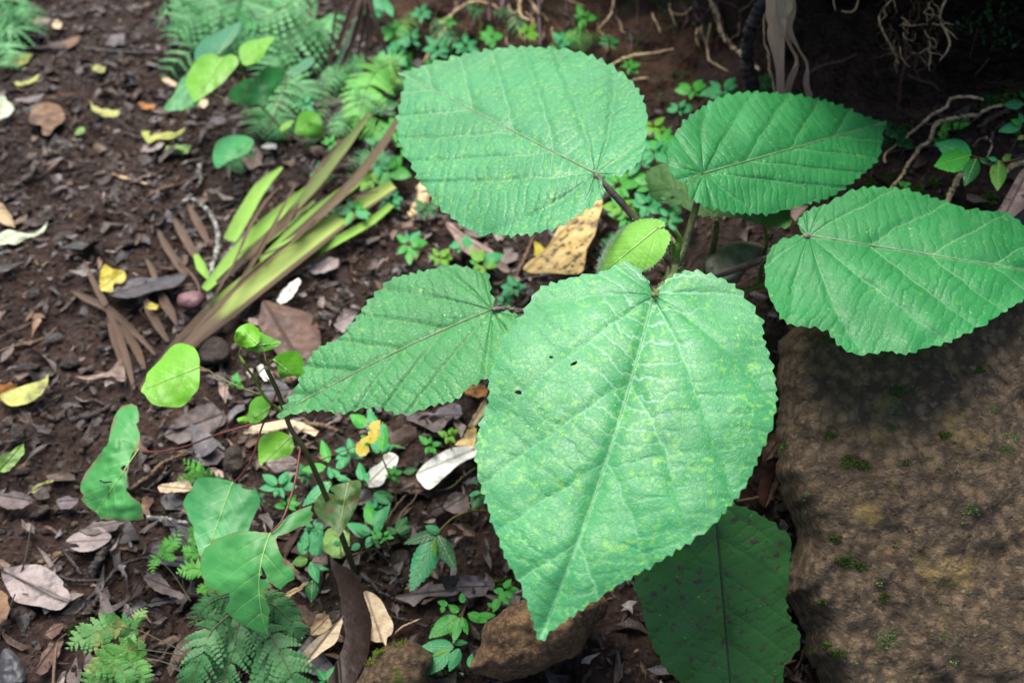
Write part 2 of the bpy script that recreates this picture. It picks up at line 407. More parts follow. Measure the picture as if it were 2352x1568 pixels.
def ovate(base, tip, wr, n=9, cord=.35):
    """leaf-shaped polygon from base to tip, half-width wr*length"""
    b, t = np.asarray(base, float), np.asarray(tip, float); a = t - b; pr = np.array([-a[1], a[0]])
    ss = np.linspace(.04, .96, n); wv = np.sin(math.pi * ss ** .75) ** .9
    up = [b + a * s + pr * wr * x for s, x in zip(ss, wv)]; dn = [b + a * s - pr * wr * x for s, x in zip(ss, wv)]
    return [b] + up + [t] + dn[::-1]

def ribbon(pts, hw, bend=.25, nseg=40, twist=None, up=None, ncross=7, thick=0):
    """strap along 3-D points; hw half-widths; returns verts, faces, (along, across)"""
    p = crom(pts, nseg); hw = np.interp(np.linspace(0, 1, nseg), np.linspace(0, 1, len(hw)), hw)
    t = np.gradient(p, axis=0); t /= np.linalg.norm(t, axis=1)[:, None] + 1e-12
    upv = np.array([0, -.55, .83]) if up is None else np.asarray(up, float)
    sd_ = np.cross(t, upv); sd_ /= np.linalg.norm(sd_, axis=1)[:, None] + 1e-9; nn = np.cross(sd_, t)
    if twist is not None:
        a = np.interp(np.linspace(0, 1, nseg), np.linspace(0, 1, len(twist)), twist)[:, None]
        sd_, nn = sd_ * np.cos(a) + nn * np.sin(a), nn * np.cos(a) - sd_ * np.sin(a)
    c = np.linspace(-1, 1, ncross)
    V = p[:, None] + sd_[:, None] * (c[None, :, None] * hw[:, None, None]) + nn[:, None] * (bend * hw[:, None, None] * (c[None, :, None] ** 2 - .5))
    al = np.repeat(np.linspace(0, 1, nseg), ncross); ac = np.tile(c, nseg)
    F = [(i * ncross + j, i * ncross + j + 1, (i + 1) * ncross + j + 1, (i + 1) * ncross + j) for i in range(nseg - 1) for j in range(ncross - 1)]
    return V.reshape(-1, 3), F, np.stack([al, ac, al * 0], 1)
# ------------------------------------------------------------------ the ground
def base_h(x, y):
    y = np.asarray(y, float); r = sstep(-.1, .95, x) * (.10 + .35 * sstep(.95, 1.40, y)) - .20 * sstep(.22, .50, x) * (1 - sstep(.72, 1.08, y))
    return r + .05 * sstep(-1.2, -2.6, x)
def ground_h(x, y):
    x = np.asarray(x, float); y = np.asarray(y, float)
    return base_h(x, y) + .022 * fbm(x, y, 0, 3.1, 3, 1) + .011 * fbm(x, y, 0, 14, 3, 2) + .0045 * fbm(x, y, 0, 55, 3, 3, .6)
def axis(lo, hi, step, far):
    a = list(np.arange(lo, hi, step)); s = step; v = lo; left = []
    while v > -far: s *= 1.35; v -= s; left.append(v)
    s = step; v = a[-1]; right = []
    while v < far: s *= 1.35; v += s; right.append(v)
    return np.array(left[::-1] + a + right)
gx = axis(-1.75, 1.25, .0075, 60); gy = axis(.30, 3.5, .0075, 60)
X, Y = np.meshgrid(gx, gy); Z = ground_h(X, Y)
nx, ny = len(gx), len(gy)
GV = np.stack([X.ravel(), Y.ravel(), Z.ravel()], 1)
ii = (np.arange(ny - 1)[:, None] * nx + np.arange(nx - 1)[None, :]).ravel()
GF = np.stack([ii, ii + 1, ii + nx + 1, ii + nx], 1)
M_soil = soil_mat("dark_soil"); M_bank = soil_mat("bank_soil", (.022, .012, .008), (.072, .037, .021), (.125, .07, .044), moss=.35)
kind(mk("ground", GV, GF, M_soil, origin=(0, 0, 0)), "structure")

# the bank behind: a profile swept along its toe, undercut at the right
toe = crom([(2.6, .7), (1.9, 1.2), (1.4, 1.42), (.95, 1.50), (.69, 1.55), (.57, 1.63), (.42, 1.86), (.22, 2.06), (-.08, 2.36), (-.34, 2.72), (-.62, 3.3), (-.9, 4.2), (-1.1, 6.0)], 230)
tn = np.gradient(toe, axis=0); tn = np.stack([-tn[:, 1], tn[:, 0]], 1); tn /= np.linalg.norm(tn, axis=1)[:, None]
tn *= np.where((tn @ np.array([.55, .83])) > 0, 1, -1)[:, None]
prR = crom([(-.06, -.08), (.0, -.01), (.10, -.02), (.26, -.05), (.45, -.02), (.62, .10), (.62, .24), (.45, .32), (.22, .32), (.0, .30), (-.14, .33), (-.20, .42), (-.1, .62), (.2, .95), (.8, 1.2), (2.5, 1.4)], 120)  # unseen cave roof lip pushed forward to keep sky light out
prL = crom([(-.06, -.06), (.0, .0), (.03, .05), (.06, .10), (.10, .14), (.15, .17), (.22, .21), (.28, .26), (.30, .32), (.27, .37), (.20, .41), (.16, .46), (.18, .56), (.25, .8), (.8, 1.1), (2.5, 1.3)], 120)
wR = sstep(.20, .50, toe[:, 0])[:, None]
pd = prL[None, :, 0] * (1 - wR) + prR[None, :, 0] * wR; pz = prL[None, :, 1] * (1 - wR) + prR[None, :, 1] * wR
h0 = base_h(toe[:, 0], toe[:, 1])[:, None]
BX = toe[:, 0:1] + tn[:, 0:1] * pd; BY = toe[:, 1:2] + tn[:, 1:2] * pd; BZ = h0 + pz
nz = .035 * fbm(BX, BY, BZ, 5, 3, 21) + .016 * fbm(BX, BY, BZ, 19, 3, 22) + .006 * fbm(BX, BY, BZ, 60, 2, 23)
BX = BX - tn[:, 0:1] * nz; BY = BY - tn[:, 1:2] * nz; BZ = BZ + .6 * nz
BV = np.stack([BX.ravel(), BY.ravel(), BZ.ravel()], 1); m_ = BX.shape[1]
ii = (np.arange(len(toe) - 1)[:, None] * m_ + np.arange(m_ - 1)[None, :]).ravel()
BF = np.stack([ii, ii + 1, ii + m_ + 1, ii + m_], 1)
kind(mk("earth_bank", BV, BF, M_bank, origin=(0, 0, 0)), "structure")
BVH = BVHTree.FromPolygons(np.concatenate([GV, BV]).tolist(), np.concatenate([GF, BF + len(GV)]).tolist())
EYE = Vector((0, 0, CAM_H))
def hit(u, v, off=0.0):
    d = Vector([float(a) for a in ray(u, v)]).normalized()
    loc, nrm, i, dist = BVH.ray_cast(EYE, d)
    if loc is None: loc, dist = EYE + d * 4, 4
    return np.array(loc + (EYE - loc).normalized() * off)
def hz(u, v): return float(hit(u, v)[2])

# ------------------------------------------------------------------ rocks: outlines with real thickness
def rock(name, outline, ztop, zbot, thick, round_px, mat, label=None, amp=.012, f=9, spacing=8, seed=5, cat="rock", smooth=True, parent=None):
    b = resample(outline, spacing * .8, smooth)
    b = b + np.stack([fbm(b[:, 0], b[:, 1], 0, .025, 4, 3 + seed), fbm(b[:, 0], b[:, 1], 9, .025, 4, 8 + seed)], 1) * round_px * .10
    q, F = trimesh(b, spacing)
    v0, v1 = b[:, 1].min(), b[:, 1].max()
    zz = ztop + (zbot - ztop) * (q[:, 1] - v0) / (v1 - v0)
    mid = zpt(q[:, 0], q[:, 1], zz)
    r = bdist(q, b); d = np.sqrt(np.clip(1 - (1 - np.clip(r / round_px, 0, 1)) ** 2, 0, 1))
    eye = np.array([0, 0, CAM_H]); to = eye - mid; to /= np.linalg.norm(to, axis=1)[:, None]
    nn = .24 * amp * fbm(mid[:, 0], mid[:, 1], mid[:, 2], f * 4.6, 3, seed + 9, .6) + amp * fbm(mid[:, 0], mid[:, 1], mid[:, 2], f, 5, seed, .55) - amp * .6 * np.abs(fbm(mid[:, 0], mid[:, 1], mid[:, 2], f * .7, 3, seed + 40))
    fr = mid + to * (thick * d + nn * np.clip(d * 2, 0, 1))[:, None]
    bk = mid - to * (thick * d)[:, None] * 1.3
    n = len(q); rim = r < 1e-6
    V = np.concatenate([fr, bk]); idx = np.arange(n) + n; idx[rim] = np.arange(n)[rim]
    FF = [tuple(x) for x in F] + [tuple(idx[x][::-1]) for x in F]
    used = np.unique(np.concatenate([np.ravel(FF)])); mp = -np.ones(2 * n, int); mp[used] = np.arange(len(used))
    o = mk(name, V[used], [tuple(mp[list(x)]) for x in FF], mat, parent)
    if label: tag(o, label, cat)
    return o, fr, q, F
M_boulder = rock_mat("boulder_stone", (.24, .168, .10), (.15, .105, .066), (.36, .255, .09), (.045, .036, .027), moss=(.045, .075, .010), mlo=.60)
M_rock = rock_mat("red_brown_stone", (.28, .165, .085), (.18, .105, .055), (.38, .23, .10), (.07, .042, .026), sc=2.0, mlo=.72, pit=1.0)
M_mossrock = rock_mat("mossy_stone", (.21, .135, .075), (.13, .083, .047), (.28, .19, .08), (.06, .043, .028), moss=(.075, .10, .014), sc=1.7, mlo=.54, pit=1.0)
boulder, bfr, bq, bF = rock("boulder", [(1795, 790), (1788, 900), (1786, 1000), (1793, 1100), (1818, 1200), (1824, 1250), (1806, 1330), (1812, 1400), (1842, 1450), (1852, 1500), (1885, 1568), (1930, 1700),
      (2300, 1790), (2700, 1700), (2780, 1200), (2700, 700), (2500, 590), (2352, 610), (2200, 650), (2000, 690), (1850, 730)], .36, -.12, .17, 90, M_boulder,
      "large brown boulder with moss specks filling the bottom right, under the big leaves", amp=.016, f=6.5, spacing=6.5, cat="boulder")
rock("rock", k(6, [(1280, 1470), (1320, 1360), (1370, 1240), (1430, 1150), (1520, 1080), (1640, 1020), (1800, 980), (2000, 980), (2180, 990), (2205, 1080), (2120, 1200), (2050, 1310), (1980, 1390), (1850, 1440), (1700, 1500), (1560, 1545), (1400, 1530)]),
     .12, .03, .06, 60, M_rock, "rounded wet reddish brown rock under the tip of the front leaf", amp=.010, f=16, spacing=5)
rock("rock", k(6, [(500, 1600), (570, 1480), (640, 1390), (740, 1320), (830, 1285), (960, 1300), (1035, 1400), (1010, 1500), (985, 1600), (900, 1680), (600, 1680)]),
     .05, .01, .045, 55, M_mossrock, "brown rock with a cap of yellow green moss at the bottom edge", amp=.009, f=17, spacing=5, seed=9)
M_pinkstone = plain_mat("mauve_skin", (.15, .065, .07), (.09, .04, .045), 30, .55)
rock("rock", k(2, [(1170, 590), (1182, 545), (1235, 522), (1310, 520), (1347, 570), (1320, 628), (1250, 642), (1190, 625)]), .03, .015, .02, 20, M_pinkstone,
     "small rounded mauve stone beside the lichen covered twig", amp=.003, f=30, spacing=4)
M_greyst = rock_mat("grey_brown_stone", (.085, .062, .05), (.05, .037, .032), (.11, .085, .06), (.03, .024, .022), sc=2.5, mlo=.85)
def stone(kk, pts, label, mat=None, z=.008, T=.014):
    P_ = np.array(k(kk, pts)); c = P_.mean(0); zc = hz(*c)
    rock("stone", [tuple(p) for p in P_], zc + z + .005, zc + z - .008, T, 16, mat or M_greyst, label, amp=.006, f=30, spacing=4, seed=int(c[0]) % 50, cat="stone")
stone(2, [(60, 1470), (80, 1400), (120, 1400), (160, 1440), (160, 1500), (110, 1530), (70, 1520)], "squat grey stone at the left edge above the lime green leaf")
stone(2, [(385, 1005), (430, 960), (480, 930), (520, 970), (525, 1010), (460, 1035), (400, 1030)], "pale brown angular stone left of the dry brown blades")
stone(2, [(100, 1030), (150, 990), (260, 1000), (270, 1030), (200, 1070), (120, 1060)], "flat grey stone left of the pale angular stone")
stone(2, [(340, 180), (390, 130), (450, 120), (470, 160), (440, 200), (370, 210)], "brown stone on the path right of the pale curled leaf")
stone(2, [(780, 210), (830, 180), (885, 190), (880, 225), (820, 240), (780, 230)], "small grey stone in mid path above the yellow leaf")
stone(3, [(0, 1560), (0, 1400), (40, 1340), (110, 1380), (150, 1450), (170, 1560), (80, 1600)], "flat dark slate stone in the bottom left corner", plain_mat("slate", (.045, .045, .05), (.028, .028, .031), 40, .5))
stone(3, [(70, 1120), (120, 1060), (190, 1050), (205, 1110), (170, 1170), (100, 1170)], "brown stone touching the underside of the big pinkish grey leaf")
stone(3, [(540, 1110), (570, 1070), (610, 1080), (620, 1115), (570, 1135)], "little round brown stone among dark twigs below the rosy bark leaf")
stone(3, [(190, 470), (230, 420), (310, 390), (330, 430), (270, 480), (210, 490)], "brown lump of earth below the grey curled leaves at left")
stone(3, [(1470, 100), (1500, 20), (1560, 0), (1600, 50), (1605, 130), (1560, 180), (1500, 160)], "rounded tan stone behind the blotched green seedling leaf", z=.03)
stone(6, [(745, 790), (770, 720), (830, 690), (880, 700), (890, 790), (850, 830), (770, 830)], "rough brown stone left of the drooping herb leaf")
stone(2, [(1310, 950), (1330, 860), (1400, 810), (1480, 840), (1520, 900), (1500, 980), (1420, 1010), (1340, 1000)], "crumbly tan clod behind the round lime leaf", z=.02, T=.03)
stone(10, [(1060, 1100), (1150, 1020), (1260, 950), (1400, 930), (1560, 960), (1560, 1060), (1430, 1180), (1350, 1290), (1260, 1330), (1130, 1280), (1060, 1200)], "pale grey stone half hidden between the hairy leaf stalks", plain_mat("pale_grey_stone", (.23, .22, .19), (.15, .14, .12), 50, .7), z=.12, T=.05)

# ------------------------------------------------------------------ crumbs and litter nobody could count
def scatter_xy(n, dens=None):
    x = RNG.uniform(-1.75, 1.2, n * 4); y = RNG.uniform(.42, 3.3, n * 4)
    # keep what the picture can see, a little beyond its edges
    depth = y * cp + (CAM_H - base_h(x, y)) * sp
    u = x / depth / PX; ok = (np.abs(u) < 1460)
    d = np.interp(x, toe[::-1, 0], toe[::-1, 1]); ok &= y < d - .02
    if dens is not None: ok &= RNG.uniform(0, 1, len(x)) < dens(x, y)
    i = np.where(ok)[0][:n]; return x[i], y[i]
ico_v = None
def lumps(name, n, smin, smax, mat, colours, seed, dens=None):
    t = (1 + 5 ** .5) / 2
    iv = np.array([(-1, t, 0), (1, t, 0), (-1, -t, 0), (1, -t, 0), (0, -1, t), (0, 1, t), (0, -1, -t), (0, 1, -t), (t, 0, -1), (t, 0, 1), (-t, 0, -1), (-t, 0, 1)], float) / 1.9
    ifc = np.array([(0, 11, 5), (0, 5, 1), (0, 1, 7), (0, 7, 10), (0, 10, 11), (1, 5, 9), (5, 11, 4), (11, 10, 2), (10, 7, 6), (7, 1, 8), (3, 9, 4), (3, 4, 2), (3, 2, 6), (3, 6, 8), (3, 8, 9), (4, 9, 5), (2, 4, 11), (6, 2, 10), (8, 6, 7), (9, 8, 1)])
    x, y = scatter_xy(n, dens); n = len(x); z = ground_h(x, y)
    s = smin * (smax / smin) ** (RNG.uniform(0, 1, n) ** 2.2)
    V = iv[None] * RNG.uniform(.65, 1.3, (n, 12, 1)) * RNG.uniform(.6, 1.25, (n, 1, 3))
    a = RNG.uniform(0, 6.28, n); c_, s_ = np.cos(a)[:, None], np.sin(a)[:, None]
    V = np.stack([V[..., 0] * c_ - V[..., 1] * s_, V[..., 0] * s_ + V[..., 1] * c_, V[..., 2] * .8], -1) * s[:, None, None]
    V = V + np.stack([x, y, z + s * .25], 1)[:, None]
    F = (ifc[None] + (np.arange(n) * 12)[:, None, None]).reshape(-1, 3)
    cl = np.array(colours)[RNG.integers(0, len(colours), n)] * RNG.uniform(.4, .95, (n, 1))
    o = mk(name, V.reshape(-1, 3), F, mat, cols=np.repeat(cl, 12, 0), origin=(0, 0, 0), smooth=False)
    return kind(o, "stuff")
M_v = vcol_mat("crumb_soil", .8, .45, .3, .003, 150)
lumps("soil_crumbs", 15000, .0022, .011, M_v, [(.05, .031, .023), (.03, .019, .014), (.065, .045, .034), (.04, .028, .024), (.085, .06, .045)], 1)
lumps("gravel", 900, .005, .012, M_v, [(.06, .04, .03), (.045, .033, .028), (.085, .062, .05), (.035, .03, .03)], 2, lambda x, y: np.where(x < -.15, 1, .4))

def litter(name, n, smin, smax, colours, mat, dens=None, tilt=.45, zoff=.004):
    x, y = scatter_xy(n, dens); n = len(x); z = ground_h(x, y)
    K = 9
    s = smin * (smax / smin) ** (RNG.uniform(0, 1, n) ** 1.6)
    ang = np.linspace(0, 2 * np.pi, K, endpoint=False)[None] + RNG.uniform(-.25, .25, (n, K))
    asp = RNG.uniform(.16, .7, (n, 1))
    rr = RNG.uniform(.42, 1.08, (n, K)); rr[:, 0] = 1.2; 
    lx = np.cos(ang) * rr; ly = np.sin(ang) * rr * asp
    curl = RNG.uniform(-.7, 1.1, (n, 1)); bend = RNG.uniform(-.4, .5, (n, 1))
    lz = curl * ly ** 2 * 1.6 + bend * lx ** 2 + RNG.normal(0, .05, (n, K))
    lx = np.concatenate([lx, np.zeros((n, 1)), lx * .5], 1); ly = np.concatenate([ly, np.zeros((n, 1)), ly * .5], 1); lz = np.concatenate([lz, np.full((n, 1), -.04), lz * .28 + RNG.normal(0, .02, (n, K))], 1)
    L = np.stack([lx, ly, lz], -1) * s[:, None, None]
    # random turn about z then a tilt
    a = RNG.uniform(0, 6.28, n); ca, sa = np.cos(a)[:, None], np.sin(a)[:, None]
    tx = RNG.normal(0, tilt, n); ct, st = np.cos(tx)[:, None], np.sin(tx)[:, None]
    y1 = L[..., 1] * ct - L[..., 2] * st; z1 = L[..., 1] * st + L[..., 2] * ct
    W = np.stack([L[..., 0] * ca - y1 * sa, L[..., 0] * sa + y1 * ca, z1], -1)
    W[..., 2] += -W[..., 2].min(1)[:, None] * .55
    W += np.stack([x, y, z + zoff * RNG.uniform(.2, 1.3, n)], 1)[:, None]
    f = []
    for i in range(K):
        j = (i + 1) % K; f.append((i, j, K + 1 + j)); f.append((i, K + 1 + j, K + 1 + i)); f.append((K + 1 + i, K + 1 + j, K))
    F = (np.array(f)[None] + (np.arange(n) * (2 * K + 1))[:, None, None]).reshape(-1, 3)
    cl = np.array(colours)[RNG.integers(0, len(colours), n)] * RNG.uniform(.45, 1.05, (n, 1))
    cv = cl[:, None, :] * RNG.uniform(.72, 1.2, (n, 2 * K + 1, 1))
    o = mk(name, W.reshape(-1, 3), F, mat, cols=cv.reshape(-1, 3), origin=(0, 0, 0))
    return kind(o, "stuff")
M_lit = vcol_mat("litter", .6, .6, .45, .0015, 220, .08)
brown = [(.065, .034, .022), (.04, .022, .016), (.10, .054, .033), (.055, .042, .042), (.08, .06, .055), (.15, .085, .048), (.028, .02, .019), (.11, .085, .075), (.06, .028, .016)]
pale = [(.24, .19, .165), (.20, .155, .14), (.17, .15, .16), (.30, .24, .19), (.26, .15, .085), (.18, .10, .06), (.33, .29, .26)]
rich = lambda x, y: np.where((x > -.62) & (x < .25), 1.0, .30) * np.where(y > 2.1, .7, 1)
litter("leaf_litter", 3800, .006, .030, brown, M_lit)
litter("leaf_litter", 700, .012, .042, [(.06, .032, .022), (.04, .024, .018), (.065, .043, .04), (.09, .046, .028), (.06, .038, .032), (.12, .066, .038)], M_lit, lambda x, y: np.where((y > 1.7) & (x < -.1), 1.0, .12), tilt=.3, zoff=.008)
litter("leaf_litter", 1300, .012, .040, brown + pale[:3], M_lit, rich, zoff=.012)
litter("leaf_litter", 1000, .005, .026, pale, M_lit, rich, zoff=.014)
litter("leaf_litter", 30, .006, .016, [(.22, .18, .03), (.16, .18, .04), (.24, .11, .03)], M_lit, None, zoff=.012)

def rootlets(name, n, mat, lmin, lmax, r0, r1, colours, dens=None):
    x, y = scatter_xy(n, dens); parts, cl = [], []
    for i in range(len(x)):
        L = RNG.uniform(lmin, lmax); a = RNG.uniform(0, 6.28); m = 7; p = [(x[i], y[i])]
        for j in range(m - 1):
            a += RNG.normal(0, .28); p.append((p[-1][0] + math.cos(a) * L / m, p[-1][1] + math.sin(a) * L / m))
        p = np.array(p); zz = ground_h(p[:, 0], p[:, 1]) + RNG.uniform(.002, .012); zz += np.linspace(0, 1, m) * RNG.uniform(-.005, .02)
        r = RNG.uniform(r0, r1); v, f = tube(np.column_stack([p, zz]), r * np.linspace(1, .5, m), 5)
        parts.append((v, f)); cl.append(np.tile(np.array(colours[RNG.integers(0, len(colours))]) * RNG.uniform(.7, 1.2), (len(v), 1)))
    V, F = join(parts); return kind(mk(name, V, F, mat, cols=np.concatenate(cl), origin=(0, 0, 0)), "stuff")
litter("leaf_litter", 520, .008, .030, pale + [(.30, .20, .17), (.26, .21, .20)], M_lit, lambda x, y: np.where((x > -.42) & (x < .16) & (y > .85) & (y < 1.75), 1.0, .03), tilt=.5, zoff=.016)
rootlets("twig_litter", 600, M_lit, .04, .16, .0006, .0022, [(.03, .02, .017), (.055, .035, .025), (.10, .065, .04), (.022, .018, .02)])
# ------------------------------------------------------------------ leaf materials
GREEN = dict(base=(.042, .262, .092), mott=(.17, .40, .07), vein=(.17, .33, .17))
M_A = leaf_mat("nettle_leaf", **GREEN, tert=24, mott_sc=50, mott_lo=.5, rough=.46, furrow=1.5, spec=.5, vein_glint=.35)
M_B = leaf_mat("nettle_leaf_darker", (.022, .208, .053), (.14, .33, .05), (.13, .29, .13), tert=26, rough=.50, furrow=1.0, mott_lo=.60)
M_D = leaf_mat("nettle_leaf_veined", (.042, .235, .064), (.18, .37, .085), (.12, .20, .08), tert=22, rough=.52, furrow=1.5, mott_lo=.58, dark=.75)
M_E = leaf_mat("nettle_leaf_front", (.046, .275, .092), (.16, .41, .07), (.13, .37, .17), tert=21, rough=.46, spec=.5, furrow=.85, mott_lo=.50, mott_sc=46, vein_glint=.5, dark=.4)
M_F = leaf_mat("young_nettle_leaf", (.15, .44, .03), (.20, .48, .05), (.26, .52, .08), tert=16, rough=.6, furrow=.35, tfac=.3, vw=.05, sheen=.5, dark=.3)
M_G = leaf_mat("old_nettle_leaf", (.026, .112, .013), (.055, .16, .022), (.010, .04, .008), tert=24, rough=.36, furrow=.45, mott_lo=.6, spots=((.045, .026, .014), 95, .60), dark=.5)
M_H = leaf_mat("thin_nettle_leaf", (.06, .19, .04), (.12, .27, .06), (.10, .16, .04), tert=24, rough=.6, furrow=.5, tfac=.4)
M_vein = plain_mat("vein", (.12, .30, .13), (.08, .20, .07), 80, .5, .0005)
M_veinb = plain_mat("vein_brownish", (.15, .21, .10), (.10, .14, .06), 80, .5, .0005)
M_veinl = plain_mat("vein_pale_lime", (.30, .48, .16), (.26, .42, .10), 80, .5, .0005)
M_stalk = plain_mat("nettle_stalk", (.10, .075, .045), (.10, .14, .04), 70, .5, .001, c3=(.16, .19, .06))
M_stalkp = plain_mat("purple_stalk", (.14, .095, .10), (.075, .045, .045), 60, .45, .001, c3=(.10, .12, .05))
M_stalkg = plain_mat("green_stalk", (.10, .15, .035), (.13, .20, .05), 60, .5, .001)
M_hair = plain_mat("sting_hair", (.33, .40, .17), (.28, .33, .14), 60, .6, .0003)
M_whair = plain_mat("white_hair", (.55, .66, .52), (.48, .60, .42), 60, .6, .0003)

# ------------------------------------------------------------------ the big stinging plant
foot = hit(1500, 800); foot = np.array([.235, 1.09, ground_h(.235, 1.09)])
plant = thing("stinging_plant", "tall stinging plant with huge toothed heart shaped green leaves on bristly stalks, in the centre", "plant", foot)
A_out = k(4, [(1785, 1150), (1832, 1158), (1920, 1168), (2000, 1130), (2080, 1060), (2110, 960), (2125, 850), (2125, 750), (2100, 660), (2060, 585), (2005, 520), (1930, 460), (1850, 412), (1750, 368), (1600, 330), (1450, 316), (1280, 310), (1150, 320), (1050, 335), (950, 352), (830, 385), (720, 415), (640, 440), (560, 465), (493, 482), (528, 520), (520, 565), (502, 650), (482, 760), (480, 870), (500, 950), (535, 1030), (580, 1110), (620, 1190), (675, 1260), (715, 1330), (775, 1390), (835, 1430), (900, 1488), (970, 1520), (1040, 1548), (1130, 1548), (1200, 1555), (1290, 1550), (1370, 1545), (1440, 1525), (1490, 1515), (1560, 1488), (1640, 1440), (1720, 1390), (1790, 1340), (1828, 1290), (1838, 1220), (1805, 1165)])
A_b, A_t = k(4, [(1785, 1145), (493, 482)])
traced_leaf("leaf", A_out, A_b, A_t, .54, .46, M_A, plant, roll=.04, droop=-.05, cup=-.10, wave=.006, serr=(27, 9), N=4.8, al=.80, ar=1.5, curve=.55, spacing=6, midrib=(.0014, M_veinb), quilt=.0026)
B_out = k(7, [(340, 1092), (300, 1100), (230, 1152), (170, 1130), (122, 1070), (108, 970), (122, 900), (160, 840), (200, 780), (250, 730), (310, 688), (370, 648), (440, 615), (520, 592), (600, 580), (690, 580), (800, 588), (890, 592), (970, 605), (1060, 625), (1140, 645), (1220, 672), (1290, 705), (1350, 730), (1420, 755), (1492, 768), (1475, 810), (1462, 860), (1455, 930), (1435, 1000), (1390, 1050), (1330, 1100), (1270, 1150), (1200, 1198), (1140, 1236), (1080, 1258), (1000, 1280), (900, 1305), (820, 1328), (760, 1345), (680, 1345), (590, 1343), (500, 1335), (420, 1315), (350, 1298), (290, 1268), (245, 1230), (240, 1190), (282, 1140)])
B_b, B_t = k(7, [(340, 1090), (1492, 768)])
traced_leaf("leaf", B_out, B_b, B_t, .53, .47, M_B, plant, roll=-.06, droop=-.03, cup=-.10, wave=.005, serr=(22, 8), N=4.2, al=2.4, ar=.95, curve=.5, spacing=6, midrib=(.0013, M_veinb), quilt=.0024)
C_out = [(1857, 541), (1840, 540), (1790, 553), (1764, 585), (1757, 625), (1762, 665), (1777, 700), (1800, 735), (1830, 748), (1870, 752), (1902, 762), (1925, 790), (1960, 812), (2000, 812), (2040, 806), (2080, 813), (2120, 800), (2170, 788), (2220, 765), (2260, 745), (2300, 720), (2340, 695), (2390, 668), (2440, 650), (2480, 640), (2450, 600), (2400, 555), (2370, 528), (2340, 508), (2310, 488), (2270, 485), (2215, 478), (2180, 465), (2140, 453), (2080, 435), (2020, 430), (1980, 432), (1940, 445), (1900, 468), (1862, 480), (1842, 495), (1834, 520), (1845, 536)]
traced_leaf("leaf", C_out, (1857, 541), (2480, 640), .47, .46, M_B, plant, roll=-.02, droop=-.02, cup=-.10, wave=.010, serr=(27, 7), N=4.4, al=1.7, ar=1.2, curve=.5, spacing=6.5, midrib=(.0013, M_veinb), quilt=.0022)
D_out = k(5, [(1105, 640), (1120, 590), (1092, 510), (1083, 415), (1030, 395), (960, 368), (880, 352), (800, 347), (720, 370), (640, 387), (540, 410), (440, 437), (400, 470), (350, 520), (300, 570), (260, 620), (220, 680), (170, 740), (130, 795), (70, 845), (0, 872), (-47, 897), (-118, 983), (-160, 1090), (-220, 1200), (-280, 1300), (-323, 1351), (-250, 1342), (-135, 1315), (-20, 1305), (60, 1320), (150, 1318), (270, 1287), (370, 1292), (460, 1322), (550, 1330), (640, 1300), (720, 1270), (800, 1255), (850, 1240), (900, 1210), (940, 1160), (1010, 1120), (1080, 1085), (1150, 1040), (1230, 950), (1280, 850), (1295, 740), (1275, 685), (1240, 662), (1180, 648), (1120, 645)])
D_b, D_t = k(5, [(1100, 640), (-323, 1351)])
traced_leaf("leaf", D_out, D_b, D_t, .42, .355, M_D, plant, roll=.02, droop=-.02, cup=-.09, wave=.005, serr=(25, 8), N=4.8, al=1.35, ar=1.9, curve=.5, spacing=6, midrib=(.0013, M_veinb), quilt=.0026, bow=.02)
E_out = [(1501, 674), (1490, 650), (1474, 625), (1445, 604), (1420, 606), (1385, 624), (1350, 630), (1320, 636), (1275, 648), (1237, 665), (1212, 700), (1190, 735), (1170, 757), (1152, 780), (1144, 812), (1130, 850), (1122, 882), (1123, 915), (1110, 950), (1100, 985), (1093, 1020), (1095, 1068), (1102, 1110), (1119, 1160), (1130, 1200), (1144, 1232), (1156, 1268), (1170, 1298), (1184, 1322), (1200, 1352), (1212, 1390), (1225, 1430), (1240, 1470), (1262, 1452), (1300, 1424), (1340, 1396), (1380, 1370), (1420, 1342), (1460, 1320), (1500, 1297), (1540, 1272), (1572, 1252), (1604, 1230), (1640, 1203), (1668, 1170), (1698, 1135), (1720, 1100), (1742, 1050), (1765, 1000), (1780, 950), (1783, 900), (1776, 850), (1765, 810), (1753, 775), (1752, 742), (1738, 718), (1717, 690), (1698, 665), (1660, 641), (1620, 627), (1582, 622), (1552, 630), (1530, 645), (1512, 664)]
def blob(c, r, n=9, asp=.6, a=0, seed=0):
    rr = np.random.default_rng(seed); out = []
    for i in range(n):
        q = 2 * math.pi * i / n; x = r * math.cos(q) * rr.uniform(.6, 1.1); y = r * asp * math.sin(q) * rr.uniform(.6, 1.1)
        out.append((c[0] + x * math.cos(a) - y * math.sin(a), c[1] + x * math.sin(a) + y * math.cos(a)))
    return out
traced_leaf("leaf", E_out, (1501, 679), (1240, 1470), .545, .46, M_E, plant, roll=-.01, droop=-.05, cup=-.13, wave=.006, serr=(29, 8), N=4.2, al=1.15, ar=1.05, curve=.6, spacing=7, midrib=(.0008, M_vein), quilt=.0022,
            holes=[blob((1266, 820), 6, seed=1), blob((1318, 835), 11, a=-.5, asp=.4, seed=2), blob((1191, 901), 11, a=.1, asp=.5, seed=3)], bow=-.02)
F_out = k(5, [(2190, 107), (2245, 88), (2222, 52), (2150, 42), (2080, 47), (2000, 82), (1940, 122), (1890, 182), (1850, 242), (1822, 310), (1800, 385), (1795, 430), (1850, 440), (1950, 430), (2040, 405), (2110, 382), (2170, 350), (2230, 290), (2258, 230), (2280, 180), (2272, 132), (2235, 108), (2200, 112)])
F_b, F_t = k(5, [(2190, 107), (1795, 430)])
